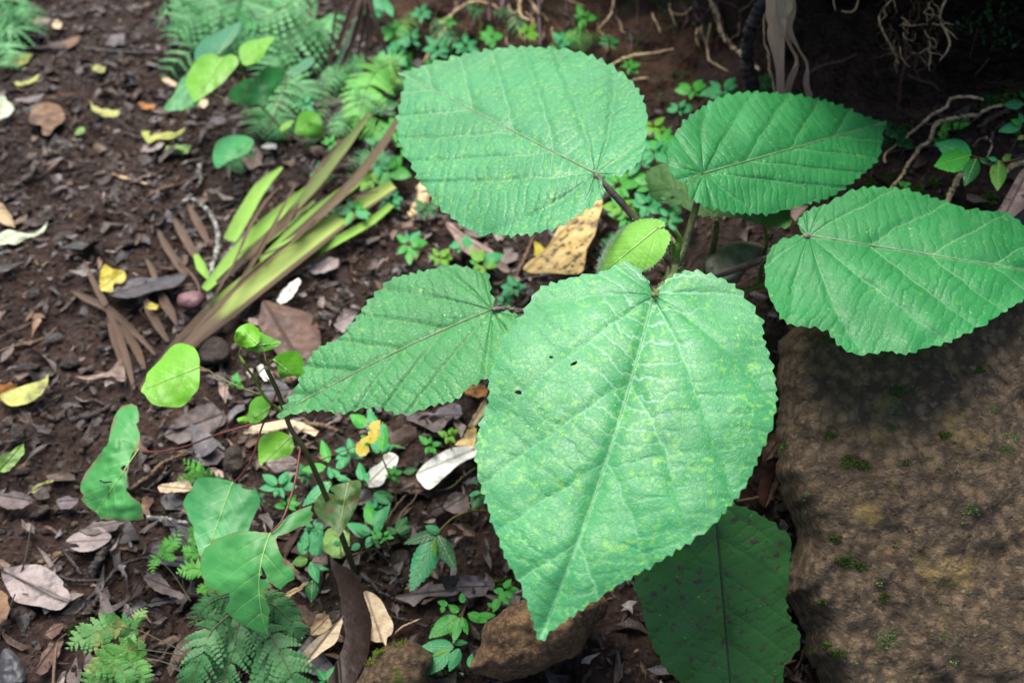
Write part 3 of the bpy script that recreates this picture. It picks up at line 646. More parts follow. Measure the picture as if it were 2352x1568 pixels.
fl = traced_leaf("leaf", F_out, F_b, F_t, .50, .475, M_F, plant, roll=.0, droop=-.02, cup=-.06, wave=.002, serr=(9, 3.2), N=7, al=1.4, ar=1.4, curve=.3, spacing=4.5, midrib=(.0013, M_veinl), rimw=None)
fb = resample(F_out, 3); fz = zpt(fb[:, 0], fb[:, 1], .488)
hv, hf = hairs(zpt(np.array(k(5, [(2240, 85), (2150, 42), (2000, 82), (1890, 182), (1830, 300), (1800, 400)]))[:, 0], np.array(k(5, [(2240, 85), (2150, 42), (2000, 82), (1890, 182), (1830, 300), (1800, 400)]))[:, 1], .487).repeat(1, 0), .0012, 700, .0060, .00050, 4)
kind(mk("hair", hv, hf, M_whair, fl), "stuff")
hv, hf = hairs(fz, .0005, 600, .0042, .00035, 5); kind(mk("hair", hv, hf, M_whair, fl), "stuff")
G_out = [(1650, 1140), (1690, 1158), (1725, 1170), (1750, 1185), (1783, 1203), (1790, 1216), (1812, 1226), (1817, 1260), (1812, 1320), (1806, 1380), (1815, 1420), (1836, 1450), (1834, 1490), (1802, 1530), (1798, 1568), (1785, 1640), (1690, 1720), (1610, 1660), (1562, 1568), (1532, 1540), (1510, 1500), (1494, 1470), (1480, 1420), (1470, 1380), (1456, 1340), (1480, 1270), (1530, 1200), (1590, 1150)]
traced_leaf("leaf", G_out, (1642, 1145), (1690, 1720), .30, .10, M_G, plant, roll=-.02, droop=-.02, cup=-.15, wave=.006, serr=(26, 6), N=7, al=.8, ar=.8, curve=.2, spacing=7, midrib=(.0016, plain_mat("vein_dark", (.012, .03, .008), (.02, .03, .01), 60)))
H_out = [(1560, 470), (1505, 460), (1487, 430), (1484, 400), (1500, 384), (1530, 375), (1600, 372), (1700, 400), (1790, 460), (1815, 490), (1810, 522), (1770, 520), (1720, 508), (1690, 500), (1640, 497), (1600, 494)]
traced_leaf("leaf", H_out, (1640, 495), (1490, 395), .41, .36, M_H, plant, roll=.05, droop=0, cup=-.1, wave=.005, serr=(20, 6), N=5, spacing=6, holes=[k(10, [(640, 540), (700, 525), (780, 525), (820, 550), (760, 550), (680, 558)])], midrib=(.001, M_veinb))
def stalk(pts, r, mat, par, hn, hl=.0045, name="petiole", hm=None):
    """pts: (u, v, height)"""
    P3 = np.array([zpt(u, v, z) for u, v, z in pts]); P3 = crom(P3, 26)
    rr = np.interp(np.linspace(0, 1, 26), np.linspace(0, 1, len(r)), r) * (1.35 if hn else 1)
    v, f = tube(P3, rr, 8); o = mk(name, v, f, mat, par)
    if hn:
        v, f = hairs(P3, rr, int(hn * 1.5), hl, .00055, hn); kind(mk("hair", v, f, hm or M_hair, o), "stuff")
    return P3
node = (1552, 612, .43)
stalk([(1367, 402, .537), (1392, 428, .528), (1440, 480, .50), (1490, 545, .465), (1530, 590, .44), node], [.0028, .0035, .0042, .0045], M_stalkp, plant, 170)
stalk([(1620, 398, .525), (1606, 440, .505), (1596, 485, .48), (1580, 540, .455), (1568, 580, .44), node], [.0028, .0036, .004, .0045], M_stalk, plant, 330)
stalk([(1643, 497, .408), (1645, 515, .39), (1640, 560, .33), (1625, 605, .27), (1612, 640, .22)], [.003, .0036, .004, .004], M_stalk, plant, 120)
stalk([(1857, 541, .467), (1810, 572, .44), (1755, 596, .41), (1690, 618, .38), (1625, 640, .36)], [.0026, .0033, .0038, .0042], M_stalkp, plant, 170)
stalk([(1900, 560, .35), (1820, 620, .33), (1757, 652, .30), (1700, 672, .27), (1620, 700, .24)], [.0025, .003, .0033, .0035], M_stalkg, plant, 90)
stalk([(1748, 490, .40), (1760, 545, .33), (1755, 590, .28), (1738, 660, .22)], [.002, .0024, .0026, .003], M_stalkg, plant, 60)
stalk([(1129, 711, .418), (1160, 709, .415), (1200, 714, .40), (1350, 700, .40), (1520, 660, .38)], [.002, .0026, .003, .0035], M_stalkp, plant, 120)
stalk([(1501, 679, .543), (1520, 660, .52), (1540, 640, .47), node], [.0022, .0028, .0032, .0038], M_stalk, plant, 120)
stalk([(1507, 524, .498), (1535, 545, .475), (1548, 570, .455), node], [.0014, .002, .0026, .0032], M_stalkg, plant, 140, .004, hm=M_hair)
stalk([(1642, 1145, .30), (1640, 1090, .31), (1600, 900, .27), (1560, 800, .22)], [.0026, .003, .0035, .004], M_stalk, plant, 0)
P3 = np.array([zpt(*node), zpt(1545, 640, .37), zpt(1530, 680, .28), foot]); P3 = crom(P3, 30)
v, f = tube(P3, np.interp(np.linspace(0, 1, 30), [0, .15, 1], [.0085, .0075, .011]), 10); st = mk("stem", v, f, M_stalk, plant)
v, f = hairs(P3, .0075, 700, .005, .0006, 77); kind(mk("hair", v, f, M_hair, st), "stuff")
v, f = tube(crom([zpt(1556, 598, .437), zpt(1557, 575, .455), zpt(1562, 552, .470), zpt(1556, 535, .483), zpt(1550, 523, .490)], 16), np.interp(np.linspace(0, 1, 16), [0, .3, .65, 1], [.003, .0042, .003, .0003]), 8)
mk("bud", v, f, plain_mat("green_bud", (.12, .27, .03), (.17, .33, .05), 40, .45), plant)

# ------------------------------------------------------------------ the seedling with round leaves
def sl(name, base, mott, vein, **kw):
    d = dict(tert=14, rough=.42, furrow=.13, mott_lo=.6, tfac=.28, dark=.25, vw=.034); d.update(kw)
    return leaf_mat(name, base, mott, vein, **d)
M_s1 = sl("lime_seedling_leaf", (.15, .42, .022), (.22, .50, .05), (.34, .58, .12))
M_s2 = sl("fresh_seedling_leaf", (.085, .30, .018), (.13, .38, .03), (.22, .44, .08))
M_s3 = sl("mature_seedling_leaf", (.05, .30, .085), (.11, .37, .09), (.24, .48, .18))
M_s4 = sl("worn_seedling_leaf", (.06, .30, .07), (.15, .37, .08), (.26, .48, .16), spots=((.055, .045, .02), 38, .66), brown=(.17, .13, .05))
M_s5 = sl("blotched_old_leaf", (.055, .15, .03), (.20, .22, .05), (.14, .22, .06), spots=((.12, .085, .035), 30, .58), mott_lo=.5)
M_s6 = sl("blue_green_leaf", (.028, .20, .085), (.05, .25, .09), (.06, .25, .12))
M_red = plain_mat("red_petiole", (.19, .032, .03), (.14, .03, .025), 60, .4, .0004)
M_olive = plain_mat("olive_stem", (.062, .068, .018), (.05, .042, .018), 50, .5, .001)
M_lime = plain_mat("lime_stem", (.13, .24, .03), (.12, .18, .03), 50, .5, .001)
M_ptan = plain_mat("ochre_petiole", (.20, .15, .05), (.14, .13, .03), 60, .5, .0005)
foot2 = zpt(812, 1292, .02); foot2[2] = ground_h(foot2[0], foot2[1])
sd2 = thing("seedling", "upright seedling with round lime leaves, red leaf stalks and chewed lower leaves", "seedling", foot2)
rd = (.0009, M_veinl)
def S2(kk, pts, b, t, zb, zt, mat, **kw):
    d = dict(N=5, al=1.0, ar=1.0, curve=.3, spacing=5, wave=.003, cup=-.06, midrib=rd, droop=0); d.update(kw)
    B_, T_ = k(kk, [b, t]); return traced_leaf("leaf", k(kk, pts), B_, T_, zb, zt, mat, kw.pop("parent", sd2) if False else d.pop("parent", sd2), **d)
S2(2, [(1318, 1018), (1316, 960), (1290, 900), (1250, 875), (1190, 862), (1140, 880), (1100, 920), (1060, 970), (1010, 1020), (972, 1062), (960, 1110), (930, 1175), (955, 1200), (980, 1240), (1020, 1270), (1080, 1280), (1180, 1285), (1230, 1260), (1270, 1210), (1310, 1160), (1318, 1090)], (1318, 1018), (930, 1175), .29, .27, M_s1)
S2(2, [(1715, 790), (1700, 760), (1640, 732), (1580, 755), (1550, 800), (1550, 850), (1590, 885), (1660, 888), (1705, 865), (1718, 830)], (1700, 868), (1580, 757), .355, .36, M_s1)
S2(2, [(1710, 790), (1740, 800), (1800, 830), (1856, 858), (1800, 900), (1720, 918), (1650, 905), (1622, 888), (1690, 868)], (1690, 880), (1856, 858), .345, .335, M_s2, N=9)
S2(2, [(1805, 970), (1840, 935), (1900, 915), (1950, 912), (1985, 940), (2005, 980), (2008, 1050), (2000, 1090), (1985, 1108), (1950, 1080), (1900, 1085), (1860, 1095), (1840, 1060), (1825, 1010)], (1805, 970), (1985, 1108), .34, .31, M_s2)
S2(2, [(1785, 1285), (1760, 1230), (1730, 1212), (1690, 1220), (1650, 1262), (1640, 1320), (1628, 1350), (1642, 1380), (1680, 1395), (1720, 1375), (1762, 1340)], (1785, 1285), (1640, 1375), .255, .235, M_s2)
S2(2, [(1565, 1360), (1620, 1345), (1632, 1385), (1580, 1390)], (1632, 1365), (1565, 1365), .235, .23, M_s1, midrib=None)
S2(0, [(668, 1002), (660, 997), (642, 990), (620, 992), (600, 1003), (593, 1022), (594, 1050), (598, 1069), (610, 1060), (630, 1055), (650, 1050), (668, 1042), (675, 1027), (673, 1012)], (668, 1002), (598, 1069), .22, .20, M_s1)
l7 = k(2, [(918, 1562), (920, 1500), (915, 1450), (900, 1402), (920, 1370), (922, 1330), (910, 1277), (862, 1257), (818, 1272), (772, 1320), (732, 1400), (725, 1480), (700, 1540)]) + k(3, [(650, 60), (610, 120), (562, 180), (527, 260), (532, 300), (545, 330), (525, 360), (560, 385), (600, 425), (640, 440), (668, 485), (740, 495), (860, 497), (955, 490), (942, 430), (915, 375), (870, 340), (828, 302), (832, 240), (842, 170), (852, 90), (882, 48)])
traced_leaf("leaf", l7, *k(3, [(918, 18), (640, 430)]), .17, .15, M_s4, sd2, N=5, curve=.3, spacing=5, wave=.006, cup=-.05, droop=-.03, midrib=rd, smooth=False, ragged=2.2, rimw=9, holes=[k(3, [(655, 225), (690, 240), (735, 235), (740, 245), (690, 252), (660, 240)]), k(3, [(795, 150), (815, 130), (840, 140), (838, 165), (810, 172)])])
S2(3, [(1535, 240), (1480, 225), (1420, 212), (1340, 212), (1290, 235), (1260, 290), (1230, 330), (1210, 385), (1230, 440), (1250, 490), (1280, 540), (1282, 600), (1300, 660), (1330, 740), (1400, 760), (1500, 680), (1600, 600), (1640, 560), (1660, 500), (1690, 440), (1715, 380), (1700, 320), (1670, 295), (1600, 282), (1592, 262), (1560, 252)], (1535, 240), (1350, 750), .155, .125, M_s3, ragged=1.2, smooth=True)
S2(3, [(1785, 575), (1720, 570), (1620, 562), (1560, 570), (1480, 595), (1410, 625), (1355, 680), (1322, 740), (1320, 830), (1345, 900), (1380, 955), (1400, 975), (1420, 955), (1450, 990), (1510, 970), (1515, 1010), (1490, 1045), (1480, 1085), (1540, 1140), (1600, 1190), (1680, 1222), (1765, 1245), (1772, 1180), (1776, 1080), (1748, 1000), (1745, 950), (1800, 932), (1770, 905), (1850, 950), (1885, 915), (1940, 880), (1925, 780), (1880, 792), (1850, 710), (1822, 625), (1830, 600), (1920, 565), (2000, 530), (2035, 515), (2050, 490), (2072, 455), (2050, 430), (2058, 393), (1980, 420), (1900, 460), (1830, 532)], (1785, 575), (1765, 1245), .185, .155, M_s4, ragged=1.6, smooth=False, droop=-.05, rimw=5,
   holes=[k(3, [(1720, 795), (1740, 820), (1760, 870), (1745, 890), (1700, 880), (1730, 850)])], al=.7, ar=.9, bow=.10)
S2(0, [(770, 1135), (745, 1128), (735, 1135), (724, 1152), (722, 1170), (735, 1190), (755, 1205), (770, 1220), (778, 1232), (790, 1215), (805, 1190), (820, 1160), (828, 1130), (826, 1103), (790, 1108), (758, 1120)], (800, 1108), (775, 1230), .13, .115, M_s5)
yl = k(9, [(650, 830), (660, 790), (720, 730), (790, 690), (785, 660), (825, 635), (800, 600), (815, 560), (870, 530), (933, 520), (940, 580), (930, 680), (900, 740), (830, 800), (770, 780), (745, 815), (800, 840), (805, 880), (770, 935), (700, 945), (655, 890)])
M_yel = sl("yellow_chewed_leaf", (.47, .36, .010), (.55, .42, .02), (.42, .34, .03), spots=((.10, .09, .01), 90, .66))
traced_leaf("leaf", yl, *k(9, [(660, 815), (925, 540)]), .155, .165, M_yel, sd2, N=5, spacing=4, smooth=False, ragged=1.2, holes=[k(9, [(805, 730), (825, 725), (830, 740), (812, 745)])], midrib=None)
stem2 = [(610, 842, .325), (640, 905, .285), (668, 985, .235), (700, 1032, .205), (725, 1085, .165), (745, 1130, .13), (770, 1190, .085), (792, 1250, .045)]
P3 = crom([zpt(u, v, z) for u, v, z in stem2] + [foot2], 40); v, f = tube(P3, np.interp(np.linspace(0, 1, 40), [0, 1], [.0030, .0048]), 9); mk("stem", v, f, M_olive, sd2)
stalk([(k(2, [(1590, 895)])[0] + (.35,)), k(2, [(1582, 950)])[0] + (.335,), k(2, [(1625, 1020)])[0] + (.315,), k(2, [(1690, 1110)])[0] + (.285,), k(2, [(1750, 1220)])[0] + (.26,), k(2, [(1890, 1340)])[0] + (.225,)], [.0009, .0016, .0022, .0024], M_lime, sd2, 0, name="branch")
def st(kk, pts, z0, z1, r, mat, par=None, name="petiole"):
    n = len(pts); return stalk([p + (z0 + (z1 - z0) * i / (n - 1),) for i, p in enumerate(k(kk, pts))], r, mat, par or sd2, 0, name=name)
st(2, [(1318, 1018), (1380, 1045), (1450, 1090), (1580, 1150), (1720, 1202)], .29, .262, [.0009, .0011], M_ptan)
st(2, [(1805, 970), (1780, 985), (1770, 1010)], .34, .325, [.0009, .001], M_lime)
st(2, [(1700, 868), (1740, 920), (1760, 990), (1790, 1025)], .355, .32, [.0008, .001], M_ptan)
st(2, [(1750, 1020), (1700, 1070), (1690, 1100)], .325, .288, [.0008, .001], M_lime)
st(2, [(1780, 1290), (1800, 1300), (1830, 1310)], .255, .235, [.0009, .0011], M_red)
st(3, [(918, 18), (1000, 45), (1100, 35), (1250, 0), (1400, -60), (1640, -130), (1810, -165), (1880, -180)], .17, .225, [.0011, .0014, .0015], M_red)
st(3, [(1545, 243), (1620, 160), (1680, 40), (1720, -100), (1790, -260), (1838, -385)], .155, .27, [.0011, .0014, .0015], M_red)
st(3, [(1785, 575), (1850, 510), (1900, 400), (1950, 220), (1975, 60), (1990, -10)], .185, .21, [.0011, .0015, .0017], M_red)
st(9, [(650, 825), (500, 880), (340, 945), (175, 1000)], .155, .175, [.0006, .0008], M_red)
st(2, [(1960, 1455), (1930, 1440), (1900, 1400)], .215, .225, [.0006, .0007], M_lime)
for pts, z in (([(1590, 895), (1580, 935), (1600, 975), (1618, 1008)], .345), ([(1690, 920), (1700, 935), (1715, 960)], .335), ([(1740, 1080), (1780, 1110), (1830, 1140)], .30)):
    q = k(2, pts); P3 = crom([zpt(u, v_, z - .006 * i) for i, (u, v_) in enumerate(q)], 12)
    v, f = tube(P3, np.interp(np.linspace(0, 1, 12), [0, .5, .8, 1], [.0004, .0014, .0026, .0010]), 7); mk("bud", v, f, M_lime, sd2)

# ------------------------------------------------------------------ the leafy seedling by the path, upper left
c3 = hit(700, 300); sd3 = thing("seedling", "seedling with broad smooth bright green leaves hanging over the path below the ferns, upper left", "seedling", c3)
def S3(pts, b, t, zb, zt, mat, kk=1, **kw): return S2(kk, pts, b, t, zb, zt, mat, parent=sd3, N=5, midrib=(.0012, M_veinl), spacing=5, **kw)
S3([(1570, 388), (1530, 360), (1460, 380), (1400, 355), (1330, 370), (1280, 420), (1240, 490), (1226, 560), (1250, 620), (1280, 672), (1330, 650), (1400, 600), (1470, 550), (1530, 480), (1572, 425)], (1480, 375), (1280, 672), .22, .17, M_s1)
S3([(1440, 360), (1350, 372), (1288, 400), (1290, 330), (1330, 270), (1400, 230), (1480, 190), (1550, 160), (1590, 145), (1575, 210), (1520, 290)], (1440, 360), (1590, 145), .19, .2, M_s6)
S3([(1590, 402), (1578, 350), (1585, 310), (1640, 275), (1720, 255), (1812, 245), (1770, 310), (1740, 370), (1690, 415), (1620, 435)], (1590, 402), (1812, 245), .22, .21, M_s1)
S3([(1880, 458), (1820, 442), (1750, 450), (1690, 510), (1620, 525), (1560, 560), (1512, 610), (1510, 660), (1560, 690), (1640, 700), (1700, 690), (1755, 715), (1780, 640), (1840, 570), (1882, 490)], (1700, 500), (1755, 715), .17, .12, M_s3)
S3([(1225, 505), (1180, 550), (1150, 620), (1085, 720), (1180, 730), (1270, 710), (1325, 660), (1290, 560)], (1260, 520), (1085, 720), .12, .09, M_s3)
S3([(1985, 745), (2060, 735), (2115, 770), (2128, 850), (2120, 910), (2040, 912), (1960, 890), (1945, 850)], (1960, 870), (2115, 770), .10, .14, M_s2)
S3([(1405, 1020), (1430, 940), (1500, 900), (1600, 895), (1672, 925), (1662, 980), (1600, 1030), (1520, 1060), (1440, 1110), (1412, 1080)], (1660, 925), (1440, 1108), .11, .07, M_s3)
S3([(1888, 482), (1960, 430), (2030, 380), (2072, 400), (2040, 450), (1960, 490), (1900, 502)], (1888, 490), (2070, 395), .15, .15, M_s6)
S3([(1845, 852), (1880, 812), (1942, 795), (1900, 850), (1870, 872)], (1845, 860), (1942, 795), .10, .10, M_s1)
st(1, [(1480, 375), (1560, 420), (1600, 480), (1650, 620), (1740, 720), (1840, 830), (1920, 930)], .21, .01, [.0012, .002, .003], M_ptan, sd3, "stem")
st(1, [(1590, 402), (1590, 440), (1610, 510)], .22, .17, [.001, .0012], M_lime, sd3)
st(1, [(1700, 500), (1600, 660), (1720, 710), (1790, 780)], .165, .08, [.001, .0014], M_ptan, sd3)
st(1, [(1890, 490), (1880, 600), (1830, 730), (1760, 870), (1740, 900)], .15, .04, [.0009, .0012], M_red, sd3)
st(1, [(1350, 590), (1430, 630), (1530, 670), (1700, 710)], .11, .10, [.0009, .0012], M_ptan, sd3)
# ------------------------------------------------------------------ ferns
def fern_mat(name, a, b, rough=.55, c3=None): return plain_mat(name, a, b, 30, rough, .0012, spec=.5, tfac=.18, bsc=160, c3=c3)
M_fd = fern_mat("dark_fern", (.026, .125, .028), (.05, .18, .048))
M_fl = fern_mat("light_fern", (.045, .175, .028), (.08, .235, .036), c3=(.20, .22, .05))
M_fb = fern_mat("bank_fern", (.026, .20, .045), (.075, .34, .09))
M_fm = fern_mat("lime_fern", (.075, .34, .035), (.12, .42, .05))
M_rach = plain_mat("rachis", (.10, .085, .035), (.07, .07, .025), 60, .5)
def frond(par, pts, hwpx, mat, npin=16, npl=7, fill=1.0, lean=.45, droop=.25, seed=1, tw=.0, pin_w=.34, taper=.9, start=.12, up=(0, -.55, .83), rr=.0013, lobed=True):
    """pts: 3-D points of the midrib from stalk to tip; leaflets in two rows, each cut into small lobes"""
    r = np.random.default_rng(abs(seed)); p = crom(pts, 60); t = np.gradient(p, axis=0); t /= np.linalg.norm(t, axis=1)[:, None]
    upv = np.asarray(up, float) + r.normal(0, .12, 3); sdv = np.cross(t, upv); sdv /= np.linalg.norm(sdv, axis=1)[:, None]; nv = np.cross(sdv, t)
    V, F = [], []
    for i in range(npin):
        f = start + (1 - start) * (i / npin) ** .95
        j = min(int(f * 59), 59); prof = (math.sin(math.pi * min(1, (f - start) / (1 - start) * .80 + .22)) ** .8) * (1 - .15 * r.random())
        ln = hwpx * max(prof, .12)
        for sg in (-1, 1):
            if r.random() > fill: continue
            le = lean + r.normal(0, .07); d = sg * sdv[j] * math.cos(le) + t[j] * math.sin(le) + nv[j] * r.normal(.05, .10); d /= np.linalg.norm(d)
            b0 = p[j] + t[j] * (.002 * sg); n0 = nv[j] + .25 * r.normal(size=3) * .5; n0 -= d * (n0 @ d); n0 /= np.linalg.norm(n0); w0 = np.cross(n0, d)
            wmax = ln * pin_w
            m = npl
            for q in range(m):
                g = (q + .3) / m; c = b0 + d * ln * g - np.array([0, 0, 1]) * droop * ln * g * g
                wl = wmax * (1 - .82 * g ** taper) * r.uniform(.85, 1.1)
                for s2 in (-1, 1):
                    a = .80 + r.normal(0, .09); dd = w0 * s2 * math.cos(a) + d * math.sin(a) - np.array([0, 0, 1]) * .12
                    hw_ = ln / m * .72 * (1 - .35 * g); pr = d * math.cos(a) - w0 * s2 * math.sin(a)
                    o = len(V); up_ = n0 * wl * .03
                    V += [c - pr * hw_ * .35, c + pr * hw_ * .35, c + dd * wl * .45 + pr * hw_ + up_, c + dd * wl * .5 - pr * hw_ * .75 + up_, c + dd * wl * .85 + pr * hw_ * .62, c + dd * wl * 1.0 + pr * hw_ * .1 - up_, c + dd * wl * .82 - pr * hw_ * .5]
                    F += [(o, o + 1, o + 2, o + 3), (o + 3, o + 2, o + 4, o + 6), (o + 6, o + 4, o + 5)]
            ca = [(b0 + d * ln * g_ - np.array([0, 0, 1]) * droop * ln * g_ * g_, wmax * .46 * (1 - .82 * g_ ** taper)) for g_ in (0, .2, .45, .7, .92)]
            for (c0, w0a), (c1, w1a) in zip(ca[:-1], ca[1:]):
                o = len(V); V += [c0 - w0 * w0a - n0 * .0003, c0 + w0 * w0a - n0 * .0003, c1 + w0 * w1a - n0 * .0003, c1 - w0 * w1a - n0 * .0003]; F.append((o, o + 1, o + 2, o + 3))
            c = b0 + d * ln * .9 - np.array([0, 0, 1]) * droop * ln * .8; o = len(V); e = b0 + d * ln * 1.08 - np.array([0, 0, 1]) * droop * ln * 1.15
            V += [c + w0 * wmax * .16, c - w0 * wmax * .16, e]; F.append((o, o + 1, o + 2))
            o = len(V); hw_ = ln * .018 + .0004                       # the leaflet's own rib
            e = b0 + d * ln * .95 - np.array([0, 0, 1]) * droop * ln * .9
            V += [b0 + w0 * hw_ + n0 * .0004, b0 - w0 * hw_ + n0 * .0004, e + n0 * .0004]; F.append((o, o + 1, o + 2))
    fo = mk("frond", np.array(V), F, mat, par, smooth=False)
    v, f = tube(p, rr * np.linspace(1, .3, 60), 6); mk("rachis", v, f, M_rach, fo)
    return fo
def fern(label, fronds, group=None):
    """fronds: (region, [(x, y)...], width px, height start, height tip, material, kw)"""
    p0 = k(fronds[0][0], [fronds[0][1][0]])[0]; loc = hit(*p0); root = thing("fern", label, "fern", loc, group)
    for i, (kk, pts, w_, h0_, h1_, mat, kw) in enumerate(fronds):
        q = k(kk, pts); g = [hz(*a) for a in q]; n = len(q); gm = float(np.mean(g))
        P3 = [zpt(a[0], a[1], gm + h0_ + (h1_ - h0_) * j / (n - 1) + .35 * abs(h1_ - h0_) * math.sin(math.pi * j / (n - 1))) for j, a in enumerate(q)]
        dep = float(np.mean([np.linalg.norm(a - np.array([0, 0, CAM_H])) for a in P3]))
        frond(root, P3, w_ * PX * dep, mat, seed=i * 7 + abs(int(p0[0])), **kw)
    return root
d1 = dict(npin=12, npl=6, pin_w=.33, lean=.55, droop=.35)
fern("large dark green fern with drooping cut fronds under the chewed seedling leaves, bottom centre left", [
    (3, [(1640, 1080), (1690, 1200), (1760, 1400), (1800, 1600), (1820, 1750)], 75, .07, .02, M_fd, d1),
    (3, [(1700, 1090), (1790, 1260), (1880, 1430), (1960, 1600), (2020, 1700)], 62, .085, .03, M_fd, d1),
    (3, [(1560, 1080), (1400, 1220), (1340, 1360), (1270, 1540), (1220, 1700)], 62, .085, .03, M_fd, d1),
    (3, [(1600, 1070), (1570, 1200), (1540, 1350), (1480, 1540), (1440, 1700)], 60, .07, .02, M_fd, d1),
    (3, [(1650, 1020), (1800, 1050), (1880, 1120), (1960, 1230), (1990, 1300)], 44, .09, .06, M_fd, d1),
    (3, [(1700, 980), (1800, 1000), (1880, 1050), (1945, 1120)], 30, .08, .06, M_fd, d1),
    (3, [(1560, 990), (1440, 1010), (1340, 1080), (1250, 1210)], 34, .08, .05, M_fd, d1),
    (3, [(1560, 1000), (1470, 1020), (1420, 1100), (1370, 1200)], 36, .07, .05, M_fd, d1),
    (3, [(1620, 1120), (1640, 1250), (1640, 1400), (1610, 1480)], 44, .06, .02, M_fd, d1)])
l1 = dict(npin=10, npl=4, pin_w=.42, lean=.55, droop=.15, rr=.0009)
fern("light green yellowing fern with thin brown stalks, left of the dark fern", [
    (14, [(1210, 800), (1000, 700), (780, 600), (560, 575), (330, 660), (150, 780)], 46, .02, .06, M_fl, dict(l1, start=.42, npin=12)),
    (14, [(790, 600), (770, 540), (800, 460), (850, 395)], 22, .05, .06, M_fl, dict(l1, npin=7)),
    (14, [(1190, 830), (1000, 800), (780, 775), (640, 830), (480, 930), (240, 1060)], 48, .02, .05, M_fl, dict(l1, start=.35, npin=13)),
    (14, [(1140, 930), (950, 870), (760, 850), (620, 900), (450, 990), (300, 1100)], 50, .02, .04, M_fl, dict(l1, start=.35, npin=13)),
    (14, [(700, 850), (760, 920), (830, 1020), (860, 1090)], 34, .05, .04, M_fl, l1),
    (14, [(560, 890), (640, 960), (700, 1060), (720, 1110)], 34, .05, .04, M_fl, l1),
    (14, [(740, 620), (700, 720), (640, 790)], 20, .05, .04, M_fl, l1)])
l2 = dict(npin=8, npl=4, pin_w=.40, lean=.5, droop=.15, rr=.0008)
fern("small single frond fern with a thin dark stalk on bare soil, lower left", [(3, [(1260, 1030), (1150, 860), (1070, 760), (1090, 690), (1130, 640), (1210, 535)], 24, .01, .05, M_fm, dict(l2, start=.5, npin=9)),
    (3, [(1070, 760), (1040, 740), (1010, 790), (1020, 850)], 17, .04, .04, M_fm, l2), (3, [(1070, 755), (1110, 735), (1165, 735)], 13, .04, .045, M_fm, l2)])
fern("little pale green fern peeping over the top of the blotched seedling leaf", [(3, [(1480, 235), (1380, 210), (1280, 160), (1195, 90)], 28, .03, .06, M_fm, l2), (3, [(1400, 240), (1260, 215), (1160, 250)], 18, .02, .03, M_fm, l2)])
fern("pale fern tips poking out at the left edge of the chewed lower leaf", [(3, [(1340, 710), (1260, 705), (1200, 700)], 20, .03, .03, M_fm, l2), (3, [(1380, 830), (1280, 810), (1165, 850)], 26, .03, .03, M_fm, l2), (3, [(1330, 590), (1285, 580), (1250, 575)], 20, .03, .03, M_fm, l2), (3, [(1310, 640), (1280, 635), (1245, 645)], 14, .03, .03, M_fm, l2), (3, [(1420, 935), (1360, 940), (1310, 975)], 18, .03, .03, M_fm, l2)])
b1 = dict(npin=14, npl=6, pin_w=.15, lean=.40, droop=.25)
fern("wide grey green fern bank arching over the path at the top, behind the leafy seedling", [
    (13, [(2250, 30), (1900, 60), (1500, 160), (1000, 320), (560, 620), (250, 930)], 95, .10, .02, M_fb, dict(b1, npin=17)),
    (13, [(2150, 200), (1950, 300), (1750, 480), (1560, 700), (1400, 960)], 95, .12, .05, M_fb, dict(b1, npin=16)),
    (13, [(1900, -100), (1500, -40), (1000, 40), (600, 240), (350, 500)], 105, .14, .06, M_fb, dict(b1, npin=17)),
    (13, [(1600, -200), (1200, -120), (800, -30), (420, 90), (150, 170)], 85, .14, .06, M_fb, b1),
    (13, [(2300, 120), (2200, 260), (2050, 420), (1950, 560)], 75, .10, .05, M_fb, b1),
    (13, [(1900, -60), (1750, 60), (1500, 180), (1250, 280), (1050, 420)], 85, .16, .10, M_fb, b1),
    (13, [(1800, 880), (1680, 1050), (1560, 1250), (1420, 1420), (1330, 1600)], 70, .07, .02, M_fb, b1),
    (13, [(1700, 920), (1850, 980), (1930, 1100), (1960, 1260)], 60, .06, .02, M_fb, b1),
    (13, [(1560, 1200), (1600, 1350), (1640, 1500), (1630, 1640)], 48, .05, .02, M_fb, b1),
    (13, [(1300, 1700), (1200, 1830), (1080, 2000)], 36, .03, .01, M_fb, dict(b1, npin=12)),
    (13, [(1650, -60), (1450, 60), (1350, 250), (1300, 420)], 80, .10, .05, M_fb, b1),
    (13, [(1150, 120), (900, 200), (700, 330), (500, 520)], 80, .08, .03, M_fb, b1),
    (13, [(1250, 300), (1060, 420), (880, 560), (700, 820)], 70, .06, .02, M_fb, b1),
    (13, [(2100, 900), (2250, 880), (2400, 860), (2500, 900)], 40, .06, .04, M_fb, b1)])
fern("narrow bright green fern frond between the strap leaves and the upper big leaf", [
    (11, [(860, 700), (640, 800), (520, 950), (450, 1150), (400, 1350), (330, 1500)], 62, .10, .05, M_fm, dict(b1, npin=22, pin_w=.26)),
    (11, [(880, 790), (800, 690), (680, 720), (560, 790)], 40, .11, .10, M_fm, dict(b1, npin=12)),
    (11, [(500, 740), (380, 740), (260, 840)], 36, .07, .05, M_fb, dict(b1, npin=12)),
    (11, [(930, 900), (820, 940), (700, 1000)], 40, .05, .03, M_fb, dict(b1, npin=12)),
    (11, [(300, 1250), (200, 1420), (100, 1600)], 40, .05, .03, M_fb, dict(b1, npin=12)),
    (11, [(240, 860), (130, 900), (-60, 930)], 46, .05, .03, M_fb, dict(b1, npin=12))])
fern("small pale fern on the soil bank above the top edge of the upper big leaf", [(4, [(1510, 345), (1590, 280), (1700, 245), (1845, 232)], 36, .02, .04, M_fm, dict(b1, npin=14)), (4, [(1560, 300), (1640, 240), (1720, 175)], 26, .03, .05, M_fm, dict(b1, npin=10))])
